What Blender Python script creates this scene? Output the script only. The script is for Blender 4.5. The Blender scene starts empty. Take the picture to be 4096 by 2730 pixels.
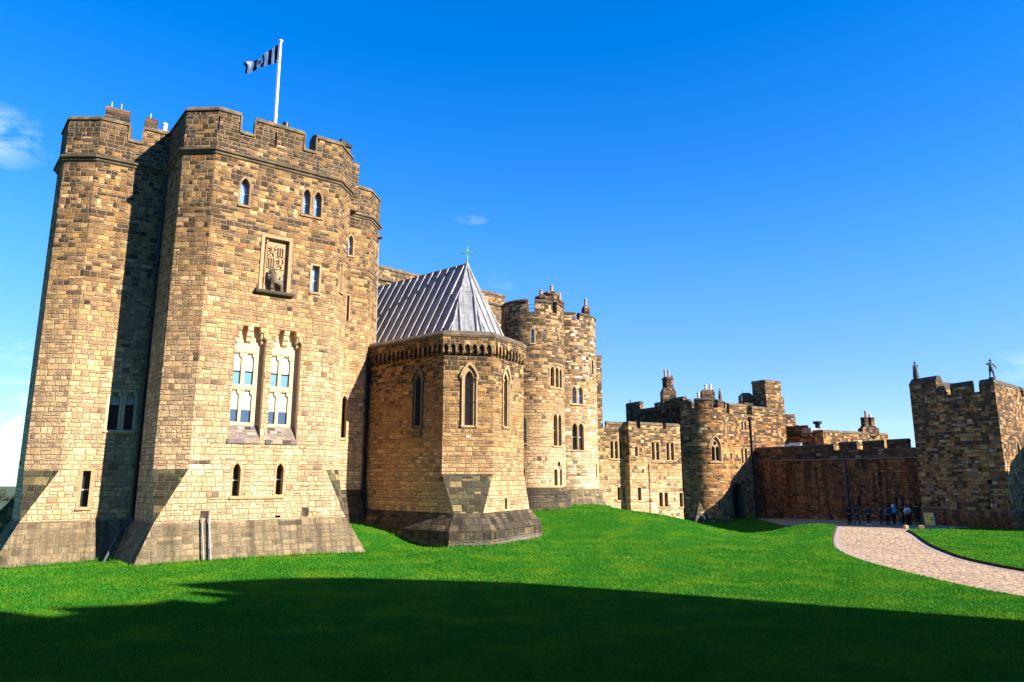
import bpy, bmesh, math, random
from math import sin, cos, pi, radians, hypot, atan2, sqrt
from mathutils import Vector, Matrix
from mathutils.geometry import delaunay_2d_cdt
import numpy as np
random.seed(7)
scene = bpy.context.scene
COL = scene.collection

EXPOSURE = 1.4
SKY_STR, SKY_SAT, SKY_HUE, SKY_GAMMA, SKY_VAL = 0.14, 1.65, 0.518, 0.76, 1.10
HORIZON = (.46, .58, .85, 1)
CLOUD_COL = (5.6, 6.0, 6.4, 1)
CLOUDS = [((-.582,.725,.375), (1,1,1.6), .06, .5), ((-.60,.795,.03), (1,1,1.1), .15, .8), ((-.059,.933,.354), (1,1,3.5), .028, .22), ((-.014,.963,.269), (1,1,2.0), .03, .08), ((.59,.80,.125), (1,1,2.5), .05, .2)]
# ------------------------------------------------------------------ camera
EYE = 4.1
cam_d = bpy.data.cameras.new('camera'); cam = bpy.data.objects.new('camera', cam_d); COL.objects.link(cam)
cam_d.sensor_width = 36.0; cam_d.lens = 36.0 * 2780 / 4096
cam_d.clip_start = 0.1; cam_d.clip_end = 6000
cam.location = (0, 0, EYE)
cam.rotation_euler = (pi/2 + math.atan(535/2780), 0, 0)
scene.camera = cam

# ------------------------------------------------------------------ light
SUN_EL = radians(28.0)
SDX, SDY = 0.891, -0.454                      # horizontal direction towards the sun
sun_vec = Vector((SDX*cos(SUN_EL), SDY*cos(SUN_EL), sin(SUN_EL)))
sd = bpy.data.lights.new('sun', 'SUN'); sd.energy = 5.0; sd.angle = radians(0.5); sd.color = (1.0, 0.92, 0.81)
sun = bpy.data.objects.new('sun', sd); COL.objects.link(sun)
sun.rotation_euler = (-sun_vec).to_track_quat('-Z', 'Y').to_euler()
sun.location = sun_vec * 200
w = bpy.data.worlds.new('World'); scene.world = w; w.use_nodes = True
nt = w.node_tree; nt.nodes.clear()
def wn(t, **k):
    n = nt.nodes.new(t)
    for a, b in k.items(): setattr(n, a, b)
    return n
sky = wn('ShaderNodeTexSky', sky_type='NISHITA', sun_disc=False)
sky.sun_elevation = SUN_EL; sky.sun_rotation = atan2(SDX, SDY)
sky.air_density = 1.0; sky.dust_density = 0.1; sky.ozone_density = 3.0; sky.altitude = 0
hs = wn('ShaderNodeHueSaturation'); hs.inputs['Saturation'].default_value = SKY_SAT
hs.inputs['Hue'].default_value = SKY_HUE; hs.inputs['Value'].default_value = SKY_VAL
bg = wn('ShaderNodeBackground'); bg.inputs['Strength'].default_value = SKY_STR
out = wn('ShaderNodeOutputWorld')
gm = wn('ShaderNodeGamma'); gm.inputs['Gamma'].default_value = SKY_GAMMA
nt.links.new(sky.outputs[0], gm.inputs[0]); nt.links.new(gm.outputs[0], hs.inputs['Color'])
# thin clouds low on the left and two small wisps, laid out by direction on the sky
tc = wn('ShaderNodeTexCoord')
nz = wn('ShaderNodeTexNoise'); nz.inputs['Scale'].default_value = 16; nz.inputs['Detail'].default_value = 10; nz.inputs['Roughness'].default_value = .60; nz.inputs['Distortion'].default_value = .6
mp = wn('ShaderNodeMapping'); mp.inputs['Scale'].default_value = (1, 1, 2.2)
nt.links.new(tc.outputs['Generated'], mp.inputs[0]); nt.links.new(mp.outputs[0], nz.inputs['Vector'])
def wmath(op, a, b=None, c=None):
    n = wn('ShaderNodeMath', operation=op)
    for i, x in enumerate((a, b, c)):
        if x is None: continue
        if isinstance(x, (int, float)): n.inputs[i].default_value = x
        else: nt.links.new(x, n.inputs[i])
    return n.outputs[0]
def blob(d, scale, rad):
    m = wn('ShaderNodeVectorMath', operation='SUBTRACT'); nt.links.new(tc.outputs['Generated'], m.inputs[0]); m.inputs[1].default_value = d
    s = wn('ShaderNodeVectorMath', operation='MULTIPLY'); nt.links.new(m.outputs[0], s.inputs[0]); s.inputs[1].default_value = scale
    l = wn('ShaderNodeVectorMath', operation='LENGTH'); nt.links.new(s.outputs[0], l.inputs[0])
    r = wn('ShaderNodeMapRange'); nt.links.new(l.outputs['Value'], r.inputs[0]); r.inputs[1].default_value = 0; r.inputs[2].default_value = rad; r.inputs[3].default_value = 1; r.inputs[4].default_value = 0
    return r.outputs[0]
mask = None
for d, s, r, k in CLOUDS:
    b = wmath('MULTIPLY', blob(d, s, r), k)
    mask = b if mask is None else wmath('MAXIMUM', mask, b)
thr = wn('ShaderNodeMapRange'); nt.links.new(nz.outputs[0], thr.inputs[0])
thr.inputs[1].default_value = .42; thr.inputs[2].default_value = .68
cm = wmath('MULTIPLY', thr.outputs[0], mask)
mx = wn('ShaderNodeMix', data_type='RGBA'); nt.links.new(cm, mx.inputs[0]); nt.links.new(hs.outputs[0], mx.inputs[6]); mx.inputs[7].default_value = CLOUD_COL
sz_ = wn('ShaderNodeSeparateXYZ'); nt.links.new(tc.outputs['Generated'], sz_.inputs[0])      # air near the horizon kept from washing out
hr_ = wn('ShaderNodeMapRange'); nt.links.new(sz_.outputs[2], hr_.inputs[0]); hr_.inputs[1].default_value = 0; hr_.inputs[2].default_value = .32; hr_.interpolation_type = 'SMOOTHSTEP'
hm = wn('ShaderNodeMix', data_type='RGBA'); nt.links.new(hr_.outputs[0], hm.inputs[0]); hm.inputs[6].default_value = HORIZON; hm.inputs[7].default_value = (1, 1, 1, 1)
hx = wn('ShaderNodeMix', data_type='RGBA', blend_type='MULTIPLY'); hx.inputs[0].default_value = 1; nt.links.new(hs.outputs[0], hx.inputs[6]); nt.links.new(hm.outputs[2], hx.inputs[7])
nt.links.new(hx.outputs[2], mx.inputs[6])
nt.links.new(mx.outputs[2], bg.inputs['Color']); nt.links.new(bg.outputs[0], out.inputs['Surface'])
scene.view_settings.view_transform = 'Standard'; scene.view_settings.look = 'None'
scene.view_settings.exposure = EXPOSURE; scene.view_settings.gamma = 1.0
scene.view_settings.use_curve_mapping = False
# ------------------------------------------------------------------ materials
class Mat:
    def __init__(s, name):
        s.m = bpy.data.materials.new(name); s.m.use_nodes = True; s.nt = s.m.node_tree; s.nt.nodes.clear()
        s.out = s.n('ShaderNodeOutputMaterial'); s.p = s.n('ShaderNodeBsdfPrincipled')
        s.l(s.p.outputs[0], s.out.inputs[0])
    def n(s, t, **k):
        x = s.nt.nodes.new(t)
        for a, b in k.items(): setattr(x, a, b)
        return x
    def l(s, a, b): s.nt.links.new(a, b)
    def sock(s, i, v):
        if isinstance(v, (int, float, tuple, list)): i.default_value = v
        else: s.l(v, i)
    def math(s, op, a, b=None, c=None, clamp=False):
        x = s.n('ShaderNodeMath', operation=op, use_clamp=clamp)
        for i, v in enumerate((a, b, c)):
            if v is not None: s.sock(x.inputs[i], v)
        return x.outputs[0]
    def rng(s, v, a, b, c=0., d=1., smooth=False):
        x = s.n('ShaderNodeMapRange'); x.interpolation_type = 'SMOOTHSTEP' if smooth else 'LINEAR'
        for i, q in enumerate((v, a, b, c, d)): s.sock(x.inputs[i], q)
        return x.outputs[0]
    def mix(s, f, a, b, blend='MIX'):
        x = s.n('ShaderNodeMix', data_type='RGBA', blend_type=blend)
        s.sock(x.inputs[0], f); s.sock(x.inputs[6], a); s.sock(x.inputs[7], b)
        return x.outputs[2]
    def noise(s, vec, scale, detail=4, rough=.55, dist=0):
        x = s.n('ShaderNodeTexNoise'); s.sock(x.inputs['Vector'], vec)
        x.inputs['Scale'].default_value = scale; x.inputs['Detail'].default_value = detail
        x.inputs['Roughness'].default_value = rough; x.inputs['Distortion'].default_value = dist
        return x
    def ramp(s, f, stops, const=False):
        x = s.n('ShaderNodeValToRGB'); cr = x.color_ramp
        if const: cr.interpolation = 'CONSTANT'
        while len(cr.elements) < len(stops): cr.elements.new(.5)
        for e, (p, c) in zip(cr.elements, stops): e.position = p; e.color = (*c, 1)
        s.l(f, x.inputs[0]); return x.outputs[0]
    def comb(s, x, y, z=0.):
        c = s.n('ShaderNodeCombineXYZ')
        for i, v in enumerate((x, y, z)): s.sock(c.inputs[i], v)
        return c.outputs[0]
    def bump(s, h, strength, dist):
        b = s.n('ShaderNodeBump'); b.inputs['Strength'].default_value = strength; b.inputs['Distance'].default_value = dist
        s.l(h, b.inputs['Height']); s.l(b.outputs[0], s.p.inputs['Normal'])

def stone(name, ch=.32, bw=.55, pal=None, soot=.1, soot_z=None, streak=0., dirt=None, dark=(.024,.020,.015), mortar=(.52,.37,.23),
          mw=.020, rough=.02, blotch=.5, seed=0., bright_z=None, soot_amp=.5, warm_z=None, soot_max=.56, tint=(1.09,.945,.96), calm=0., calm_col=(.40,.265,.125)):
    """squared sandstone masonry: every block has its own colour, soot gathers on some blocks; UV in metres, v = height"""
    M = Mat(name)
    uv = M.n('ShaderNodeTexCoord').outputs['UV']
    j = M.noise(uv, 3.0, 3); jc = M.n('ShaderNodeVectorMath', operation='SUBTRACT'); M.l(j.outputs['Color'], jc.inputs[0]); jc.inputs[1].default_value = (.5,.5,.5)
    js = M.n('ShaderNodeVectorMath', operation='MULTIPLY_ADD'); M.l(jc.outputs[0], js.inputs[0]); js.inputs[1].default_value = (.10,.075,0); M.l(uv, js.inputs[2])
    j2 = M.noise(uv, 15., 2); jd = M.n('ShaderNodeVectorMath', operation='SUBTRACT'); M.l(j2.outputs['Color'], jd.inputs[0]); jd.inputs[1].default_value = (.5,.5,.5)
    j3 = M.n('ShaderNodeVectorMath', operation='MULTIPLY_ADD'); M.l(jd.outputs[0], j3.inputs[0]); j3.inputs[1].default_value = (.06,.05,0); M.l(js.outputs[0], j3.inputs[2]); js = j3
    sp = M.n('ShaderNodeSeparateXYZ'); M.l(js.outputs[0], sp.inputs[0]); u, v = sp.outputs[0], sp.outputs[1]
    rw = M.math('ADD', M.math('DIVIDE', v, ch), seed*37)
    def vor(W, rnd, feat='F1'):
        x = M.n('ShaderNodeTexVoronoi', voronoi_dimensions='1D', feature=feat); M.l(W, x.inputs['W']); x.inputs['Scale'].default_value = 1
        x.inputs['Randomness'].default_value = rnd; return x
    r1 = vor(rw, .85); r2 = vor(rw, .85, 'DISTANCE_TO_EDGE')
    sc = M.n('ShaderNodeSeparateColor'); M.l(r1.outputs['Color'], sc.inputs[0])
    wid = M.rng(sc.outputs[1], 0, 1, .62*bw, 1.35*bw)
    cu = M.math('ADD', M.math('DIVIDE', u, wid), M.math('MULTIPLY', sc.outputs[0], 731.3))
    c1 = vor(cu, .95); c2 = vor(cu, .95, 'DISTANCE_TO_EDGE')
    sb = M.n('ShaderNodeSeparateColor'); M.l(c1.outputs['Color'], sb.inputs[0]); k1, k2, k3 = sb.outputs
    vl = M.math('SUBTRACT', rw, r1.outputs['W'])                    # some blocks are two thin stones instead of one tall one
    split = M.math('GREATER_THAN', M.math('FRACT', M.math('MULTIPLY', k2, 17.3)), .70)
    upper = M.math('MULTIPLY', split, M.math('GREATER_THAN', vl, .04))
    k1 = M.math('FRACT', M.math('ADD', k1, M.math('MULTIPLY', upper, .39)))
    k2 = M.math('FRACT', M.math('ADD', k2, M.math('MULTIPLY', upper, .53)))
    midj = M.math('ADD', M.math('MULTIPLY', M.math('ABSOLUTE', M.math('SUBTRACT', vl, .04)), ch), M.math('MULTIPLY', M.math('SUBTRACT', 1., split), 9.))
    dm = M.math('MINIMUM', midj, M.math('MINIMUM', M.math('MULTIPLY', r2.outputs['Distance'], ch), M.math('MULTIPLY', c2.outputs['Distance'], wid)))
    joint = M.rng(dm, mw*.3, mw*1.5, 1, 0)
    pal = pal or [(.0,(.29,.165,.052)),(.16,(.42,.26,.088)),(.30,(.20,.11,.038)),(.44,(.45,.29,.105)),(.56,(.29,.185,.08)),(.70,(.12,.066,.027)),(.82,(.25,.15,.055)),(.91,(.58,.43,.20)),(.975,(.26,.11,.032))]
    big = M.noise(uv, .17, 4, .6)                                    # large tone drift over the wall
    col = M.ramp(k1, [(p, (c[0]*tint[0], c[1]*tint[1], c[2]*tint[2])) for p, c in pal])
    if calm: col = M.mix(calm, col, (*calm_col, 1))                  # blocks closer together in tone
    g1 = M.noise(uv, 4.2, 7, .72); g2 = M.noise(uv, 24, 4, .75)
    val = M.math('MULTIPLY', M.rng(g1.outputs[0], .28, .72, 1-.85*blotch, 1+.75*blotch), M.rng(g2.outputs[0], .28, .72, .62, 1.38))
    val = M.math('MULTIPLY', val, M.rng(k3, 0, 1, .8, 1.18))
    val = M.math('MULTIPLY', val, M.rng(big.outputs[0], .3, .7, .8, 1.2))
    spv = M.n('ShaderNodeSeparateXYZ'); M.l(uv, spv.inputs[0]); z = spv.outputs[1]; uu = spv.outputs[0]
    if bright_z:  # lower walls lightened: weathering, with sunlit glow put into the colour
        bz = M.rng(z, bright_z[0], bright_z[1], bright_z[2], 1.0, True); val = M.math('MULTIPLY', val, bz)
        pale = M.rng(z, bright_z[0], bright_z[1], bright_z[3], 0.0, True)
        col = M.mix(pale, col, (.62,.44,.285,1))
    col = M.mix(1., col, M.comb(val, val, val), 'MULTIPLY')
    # soot: some blocks carry a dark crust, more of them towards the given heights
    prob = M.math('ADD', soot, M.math('MULTIPLY', M.math('SUBTRACT', M.noise(uv, .33, 3).outputs[0], .5), soot_amp))
    if soot_z:
        for (za, zb, amt) in soot_z: prob = M.math('ADD', prob, M.rng(z, za, zb, 0, amt, True))
    prob = M.math('MINIMUM', prob, soot_max)
    crust = M.rng(M.math('SUBTRACT', prob, M.math('MULTIPLY', k2, .85)), -.05, .16, 0, 1)
    patch = M.rng(g1.outputs[0], .3, .6, .62, 1.)
    col = M.mix(M.math('MULTIPLY', crust, M.math('MULTIPLY', patch, .97)), col, M.mix(k3, (*dark,1), (dark[0]*2.4,dark[1]*2.3,dark[2]*2.1,1)))
    col = M.mix(M.math('MULTIPLY', joint, .72), col, (*mortar,1))
    if streak:
        st = M.noise(M.comb(M.math('MULTIPLY', uu, 1.5), M.math('MULTIPLY', z, .07), seed), 1.0, 5, .68)
        col = M.mix(M.math('MULTIPLY', M.rng(st.outputs[0], .46, .60), streak), col, (.018,.014,.011,1))
    if dirt:
        dz = M.math('ADD', z, M.rng(big.outputs[0], .3, .7, -.35, .35))
        col = M.mix(M.math('MULTIPLY', M.rng(dz, dirt[0], dirt[1], 1, 0, True), dirt[2]), col, (*dirt[3],1))
    M.l(col, M.p.inputs['Base Color']); M.p.inputs['Roughness'].default_value = .92; M.p.inputs['Specular IOR Level'].default_value = .08
    face = M.math('MULTIPLY', M.math('SUBTRACT', 1., joint), M.math('ADD', M.math('MULTIPLY', k2, .35), M.math('ADD', M.math('MULTIPLY', g1.outputs[0], 1.0), M.math('MULTIPLY', g2.outputs[0], .35))))
    M.bump(face, 1.0, rough*3.0)
    return M.m

def plain(name, col, rough=.8, var=.25, scale=6., metal=0., spec=.3, bump=0., stain=None):
    M = Mat(name); co = M.n('ShaderNodeTexCoord').outputs['Object']
    n = M.noise(co, scale, 5, .65)
    v = M.rng(n.outputs[0], .25, .75, 1-var, 1+var)
    c = M.mix(1., (*col,1), M.comb(v, v, v), 'MULTIPLY')
    if stain:
        n2 = M.noise(co, stain[1], 5, .7); c = M.mix(M.rng(n2.outputs[0], .5, .66, 0, stain[2]), c, (*stain[0],1))
    M.l(c, M.p.inputs['Base Color']); M.p.inputs['Roughness'].default_value = rough; M.p.inputs['Metallic'].default_value = metal
    M.p.inputs['Specular IOR Level'].default_value = spec
    if bump: M.bump(n.outputs[0], 1., bump)
    return M.m

KEEP_PAL = None
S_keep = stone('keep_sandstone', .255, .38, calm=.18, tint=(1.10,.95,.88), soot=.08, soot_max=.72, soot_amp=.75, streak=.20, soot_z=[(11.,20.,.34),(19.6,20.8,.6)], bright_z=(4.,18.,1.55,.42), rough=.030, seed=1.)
S_keep_side = S_keep
S_slab = stone('dark_slab_stone', .36, .60, tint=(.98,.97,.92), pal=[(0,(.055,.05,.03)),(.4,(.10,.088,.052)),(.7,(.075,.068,.04)),(.93,(.30,.22,.10))], soot=.30, rough=.02, mortar=(.17,.15,.10), seed=2.)
S_plinth = stone('grey_plinth_stone', .30, .52, tint=(.98,.97,.92), pal=[(0,(.17,.13,.08)),(.35,(.24,.18,.105)),(.6,(.14,.115,.075)),(.85,(.28,.20,.115))], soot=.08, streak=.5, rough=.015, mortar=(.27,.22,.14), seed=3.)
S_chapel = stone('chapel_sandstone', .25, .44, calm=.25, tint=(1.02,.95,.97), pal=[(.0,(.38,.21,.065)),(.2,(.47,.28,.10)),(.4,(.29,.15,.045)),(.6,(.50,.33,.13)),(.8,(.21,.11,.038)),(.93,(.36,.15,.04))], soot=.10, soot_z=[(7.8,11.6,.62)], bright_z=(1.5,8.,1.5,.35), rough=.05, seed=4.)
S_chplinth = stone('chapel_plinth_stone', .34, .62, tint=(.98,.97,.92), pal=[(0,(.075,.06,.045)),(.4,(.12,.095,.07)),(.7,(.095,.075,.055)),(.93,(.19,.135,.075))], soot=.22, streak=.5, rough=.03, mortar=(.15,.125,.085), seed=5., dirt=(-.1,.7,.5,(.40,.34,.26)))
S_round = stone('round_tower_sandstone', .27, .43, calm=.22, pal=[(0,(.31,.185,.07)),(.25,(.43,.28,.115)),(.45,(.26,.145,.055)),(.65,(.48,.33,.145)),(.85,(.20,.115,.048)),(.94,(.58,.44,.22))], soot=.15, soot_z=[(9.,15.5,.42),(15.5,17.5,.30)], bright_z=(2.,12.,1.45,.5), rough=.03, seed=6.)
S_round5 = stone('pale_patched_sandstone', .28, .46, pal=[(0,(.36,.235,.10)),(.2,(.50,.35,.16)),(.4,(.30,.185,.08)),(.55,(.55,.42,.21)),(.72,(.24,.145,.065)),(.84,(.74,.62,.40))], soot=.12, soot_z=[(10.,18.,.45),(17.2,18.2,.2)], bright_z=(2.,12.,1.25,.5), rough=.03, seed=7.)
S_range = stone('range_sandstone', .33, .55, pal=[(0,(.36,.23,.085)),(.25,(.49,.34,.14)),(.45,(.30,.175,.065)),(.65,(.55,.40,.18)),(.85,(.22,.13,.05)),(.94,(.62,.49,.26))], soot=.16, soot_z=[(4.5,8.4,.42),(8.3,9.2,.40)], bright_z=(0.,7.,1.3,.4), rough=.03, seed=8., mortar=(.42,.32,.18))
S_gate = stone('gatehouse_sandstone', .34, .60, pal=[(0,(.33,.17,.06)),(.25,(.46,.265,.09)),(.45,(.28,.13,.042)),(.65,(.50,.32,.115)),(.85,(.18,.095,.036)),(.94,(.54,.41,.2))], soot=.22, soot_z=[(5.,11.,.40),(10.8,12.,.25)], rough=.04, seed=9., warm_z=1)
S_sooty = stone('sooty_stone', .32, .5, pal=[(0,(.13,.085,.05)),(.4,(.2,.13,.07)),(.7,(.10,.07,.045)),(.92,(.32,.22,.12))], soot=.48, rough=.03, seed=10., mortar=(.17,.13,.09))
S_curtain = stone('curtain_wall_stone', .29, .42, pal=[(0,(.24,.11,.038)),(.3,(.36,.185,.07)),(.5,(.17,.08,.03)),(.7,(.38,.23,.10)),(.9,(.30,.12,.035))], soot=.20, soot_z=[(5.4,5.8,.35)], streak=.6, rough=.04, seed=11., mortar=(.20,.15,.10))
S_right = stone('watch_tower_stone', .31, .46, pal=[(0,(.38,.21,.075)),(.25,(.54,.35,.14)),(.45,(.26,.13,.045)),(.65,(.60,.42,.19)),(.85,(.36,.16,.05)),(.94,(.44,.36,.26))], soot=.30, soot_z=[(4.,10.5,.45)], rough=.05, seed=12., mortar=(.36,.28,.19), streak=.25)
S_cope = plain('weathered_coping', (.105,.080,.052), .95, .5, 2.2, bump=.03, stain=((.25,.165,.075), 1.1, .65))
S_copedark = plain('dark_coping', (.066,.052,.036), .95, .45, 2.2, bump=.03, stain=((.16,.13,.07), 1.3, .6))
S_dress = plain('dressed_buff_stone', (.38,.255,.13), .9, .22, 3., bump=.008, stain=((.20,.14,.08), 1.6, .5))
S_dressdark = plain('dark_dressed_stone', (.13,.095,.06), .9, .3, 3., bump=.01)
S_pale = plain('pale_new_stone', (.60,.50,.34), .9, .15, 3.)
S_dressmid = plain('weathered_surround', (.26,.165,.082), .9, .35, 3., bump=.01, stain=((.10,.07,.045), 1.8, .6))
S_bright = plain('brightened_dressed_stone', (.60,.43,.25), .9, .18, 3., bump=.008)  # buff stone with extra light put into its colour, lifts shaded reveals
M_glass = plain('window_glass', (.02,.025,.03), .06, .5, 1.8, spec=.8, bump=.012)
M_skyglass = plain('sky_tinted_glass', (.16,.28,.44), .05, .45, 1.6, spec=1.0, bump=.012)  # sky reflection put into the glass as a blue base colour
M_dark = plain('dark_opening', (.012,.01,.009), .9, .1)
M_blind = plain('white_blind', (.55,.57,.56), .8, .14, 2.5)
M_iron = plain('black_iron', (.012,.011,.011), .45, .3, 4.)
M_bluepipe = plain('blue_grey_pipe', (.06,.075,.09), .5, .2, 6.)
M_galv = plain('galvanised_pipe', (.26,.25,.23), .5, .3, 9., metal=.3)
M_lead = None
M_white = plain('white_paint', (.82,.82,.80), .4, .05)
M_verdi = plain('verdigris_copper', (.16,.42,.33), .6, .3, 14.)
M_pot = plain('terracotta', (.36,.19,.13), .8, .25, 5.)
M_potwhite = plain('pale_clay', (.62,.56,.48), .8, .15, 5.)
M_bronze = plain('dark_statue_stone', (.045,.048,.05), .7, .3, 6.)
M_relief = plain('carved_sandstone', (.34,.235,.125), .9, .2, 9., bump=.01)
M_lion = plain('weathered_carving', (.085,.065,.048), .9, .5, 7., bump=.02, stain=((.30,.22,.13), 2.5, .6))

def lead_mat():
    M = Mat('lead_roof'); co = M.n('ShaderNodeTexCoord').outputs['UV']
    sp = M.n('ShaderNodeSeparateXYZ'); M.l(co, sp.inputs[0])
    st = M.noise(M.comb(M.math('MULTIPLY', sp.outputs[0], 5.), M.math('MULTIPLY', sp.outputs[1], .5)), 1., 6, .7)
    g = M.noise(co, 2.3, 5, .6)
    c = M.ramp(st.outputs[0], [(.3,(.125,.118,.115)),(.5,(.235,.228,.225)),(.62,(.34,.332,.33)),(.75,(.60,.59,.58))])
    v = M.rng(g.outputs[0], .3, .7, .72, 1.25); c = M.mix(1., c, M.comb(v,v,v), 'MULTIPLY')
    M.l(c, M.p.inputs['Base Color']); M.p.inputs['Metallic'].default_value = .12; M.p.inputs['Roughness'].default_value = .5
    M.bump(g.outputs[0], .6, .03)
    return M.m
M_lead = lead_mat()

# ------------------------------------------------------------------ mesh helpers
class MB:
    """collects polygons with UVs in metres and links them as one object"""
    def __init__(s): s.v = []; s.f = []; s.uv = []
    def poly(s, pts, uv=None, flip=False):
        pts = [Vector(p) for p in pts]
        if uv is None:
            n = Vector((0,0,0))
            for i in range(len(pts)):
                a, b = pts[i], pts[(i+1) % len(pts)]
                n += Vector(((a.y-b.y)*(a.z+b.z), (a.z-b.z)*(a.x+b.x), (a.x-b.x)*(a.y+b.y)))
            if n.length < 1e-12: return
            n.normalize()
            if abs(n.z) > .93: uv = [(p.x, p.y) for p in pts]
            else:
                t = Vector((-n.y, n.x, 0)).normalized(); q = sqrt(max(1-n.z*n.z, .05))
                uv = [(p.dot(t), p.z/q if abs(n.z) > .3 else p.z) for p in pts]
        if flip: pts = pts[::-1]; uv = uv[::-1]
        b = len(s.v); s.v += [tuple(p) for p in pts]; s.f.append(tuple(range(b, b+len(pts)))); s.uv += list(uv)
    def box(s, x0, x1, y0, y1, z0, z1, mat=None):
        P = [Vector((x, y, z)) for z in (z0, z1) for y in (y0, y1) for x in (x0, x1)]
        if mat: P = [mat @ p for p in P]
        for q in ((0,1,5,4),(1,3,7,5),(3,2,6,7),(2,0,4,6),(4,5,7,6),(2,3,1,0)): s.poly([P[i] for i in q])
    def prism(s, ring, z0, z1, taper=None, cap=True):
        """ring of (x,y) counter-clockwise from above; taper = second ring for the top"""
        top = taper or ring; n = len(ring)
        for i in range(n):
            j = (i+1) % n
            s.poly([(*ring[i], z0), (*ring[j], z0), (*top[j], z1), (*top[i], z1)])
        if cap: s.poly([(*p, z1) for p in top]); s.poly([(*p, z0) for p in ring[::-1]])
    def tube(s, pts, r, n=10, cap=True, r1=None):
        pts = [Vector(p) for p in pts]; rings = []
        for i, p in enumerate(pts):
            d = (pts[min(i+1, len(pts)-1)] - pts[max(i-1, 0)]).normalized()
            a = Vector((0,0,1)) if abs(d.z) < .9 else Vector((1,0,0))
            x = d.cross(a).normalized(); y = d.cross(x)
            rr = r if r1 is None else r + (r1-r)*i/(len(pts)-1)
            rings.append([p + (x*cos(2*pi*k/n) + y*sin(2*pi*k/n))*rr for k in range(n)])
        for a, b in zip(rings, rings[1:]):
            for k in range(n): s.poly([a[k], b[k], b[(k+1)%n], a[(k+1)%n]])
        if cap: s.poly(rings[0]); s.poly(rings[-1][::-1])
    def lathe(s, c, prof, n=20):
        rings = [[Vector((c[0]+r*cos(2*pi*k/n), c[1]+r*sin(2*pi*k/n), c[2]+z)) for k in range(n)] for r, z in prof]
        for a, b in zip(rings, rings[1:]):
            for k in range(n): s.poly([a[k], a[(k+1)%n], b[(k+1)%n], b[k]])
        if prof[-1][0] > 1e-4: s.poly(rings[-1])
        if prof[0][0] > 1e-4: s.poly(rings[0][::-1])
    def build(s, name, mat, parent=None, smooth=False, weld=True):
        o0 = Vector((0,0,0)); q = parent
        while q is not None: o0 = o0 + q.location; q = q.parent
        me = bpy.data.meshes.new(name)
        me.from_pydata([tuple(Vector(p)-o0) for p in s.v], [], s.f)
        ul = me.uv_layers.new(name='UVMap')
        ul.data.foreach_set('uv', [c for t in s.uv for c in t])
        if weld:
            bm = bmesh.new(); bm.from_mesh(me); bmesh.ops.remove_doubles(bm, verts=bm.verts, dist=1e-4); bm.to_mesh(me); bm.free()
        me.materials.append(mat)
        if smooth:
            me.polygons.foreach_set('use_smooth', [True]*len(me.polygons))
            try: me.set_sharp_from_angle(angle=radians(35))
            except Exception: pass
        o = bpy.data.objects.new(name, me); COL.objects.link(o)
        if parent: o.parent = parent
        return o

def tag(o, label=None, cat=None, group=None, kind=None):
    for k, v in (('label', label), ('category', cat), ('group', group), ('kind', kind)):
        if v: o[k] = v
    return o
def thing(name, label, cat, loc=(0,0,0), group=None):
    o = bpy.data.objects.new(name, None); COL.objects.link(o); o.location = loc; o.empty_display_size = .5
    return tag(o, label, cat, group)

class Path:
    """a wall line in plan, left to right as seen from outside; at(u, z, d) is a point u metres along, z up, d outside the wall"""
    def __init__(s, pts, uoff=0.):
        s.p = [Vector(p) for p in pts]; s.u = [0.]; s.off = uoff
        for a, b in zip(s.p, s.p[1:]): s.u.append(s.u[-1] + (b-a).length)
        s.L = s.u[-1]; ns = []
        for a, b in zip(s.p, s.p[1:]):
            t = (b-a).normalized(); ns.append(Vector((t.y, -t.x)))
        s.m = [ns[0]]
        for a, b in zip(ns, ns[1:]):
            h = a + b; s.m.append(h * (2/h.length_squared) if h.length_squared > .15 else a)
        s.m.append(ns[-1])
    def at(s, u, z, d=0.):
        n = len(s.u); i = 0
        while i < n-2 and u > s.u[i+1]: i += 1
        t = (u - s.u[i])/(s.u[i+1]-s.u[i])
        p = s.p[i].lerp(s.p[i+1], t); m = s.m[i].lerp(s.m[i+1], t)
        return Vector((p.x + m.x*d, p.y + m.y*d, z))
    def breaks(s, u0, u1): return [u0] + [u for u in s.u if u0+1e-4 < u < u1-1e-4] + [u1]
def ArcPath(c, r, a0, a1, n=64):
    """around a round tower; u = 0 at the point facing the viewer side (-y)"""
    P = Path([(c[0]+r*sin(a0+(a1-a0)*i/n), c[1]-r*cos(a0+(a1-a0)*i/n)) for i in range(n+1)])
    k = P.L/(r*(a1-a0)); base = a0*r
    P.u = [base + x/k for x in P.u]; P.L = P.u[-1]; return P

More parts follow.
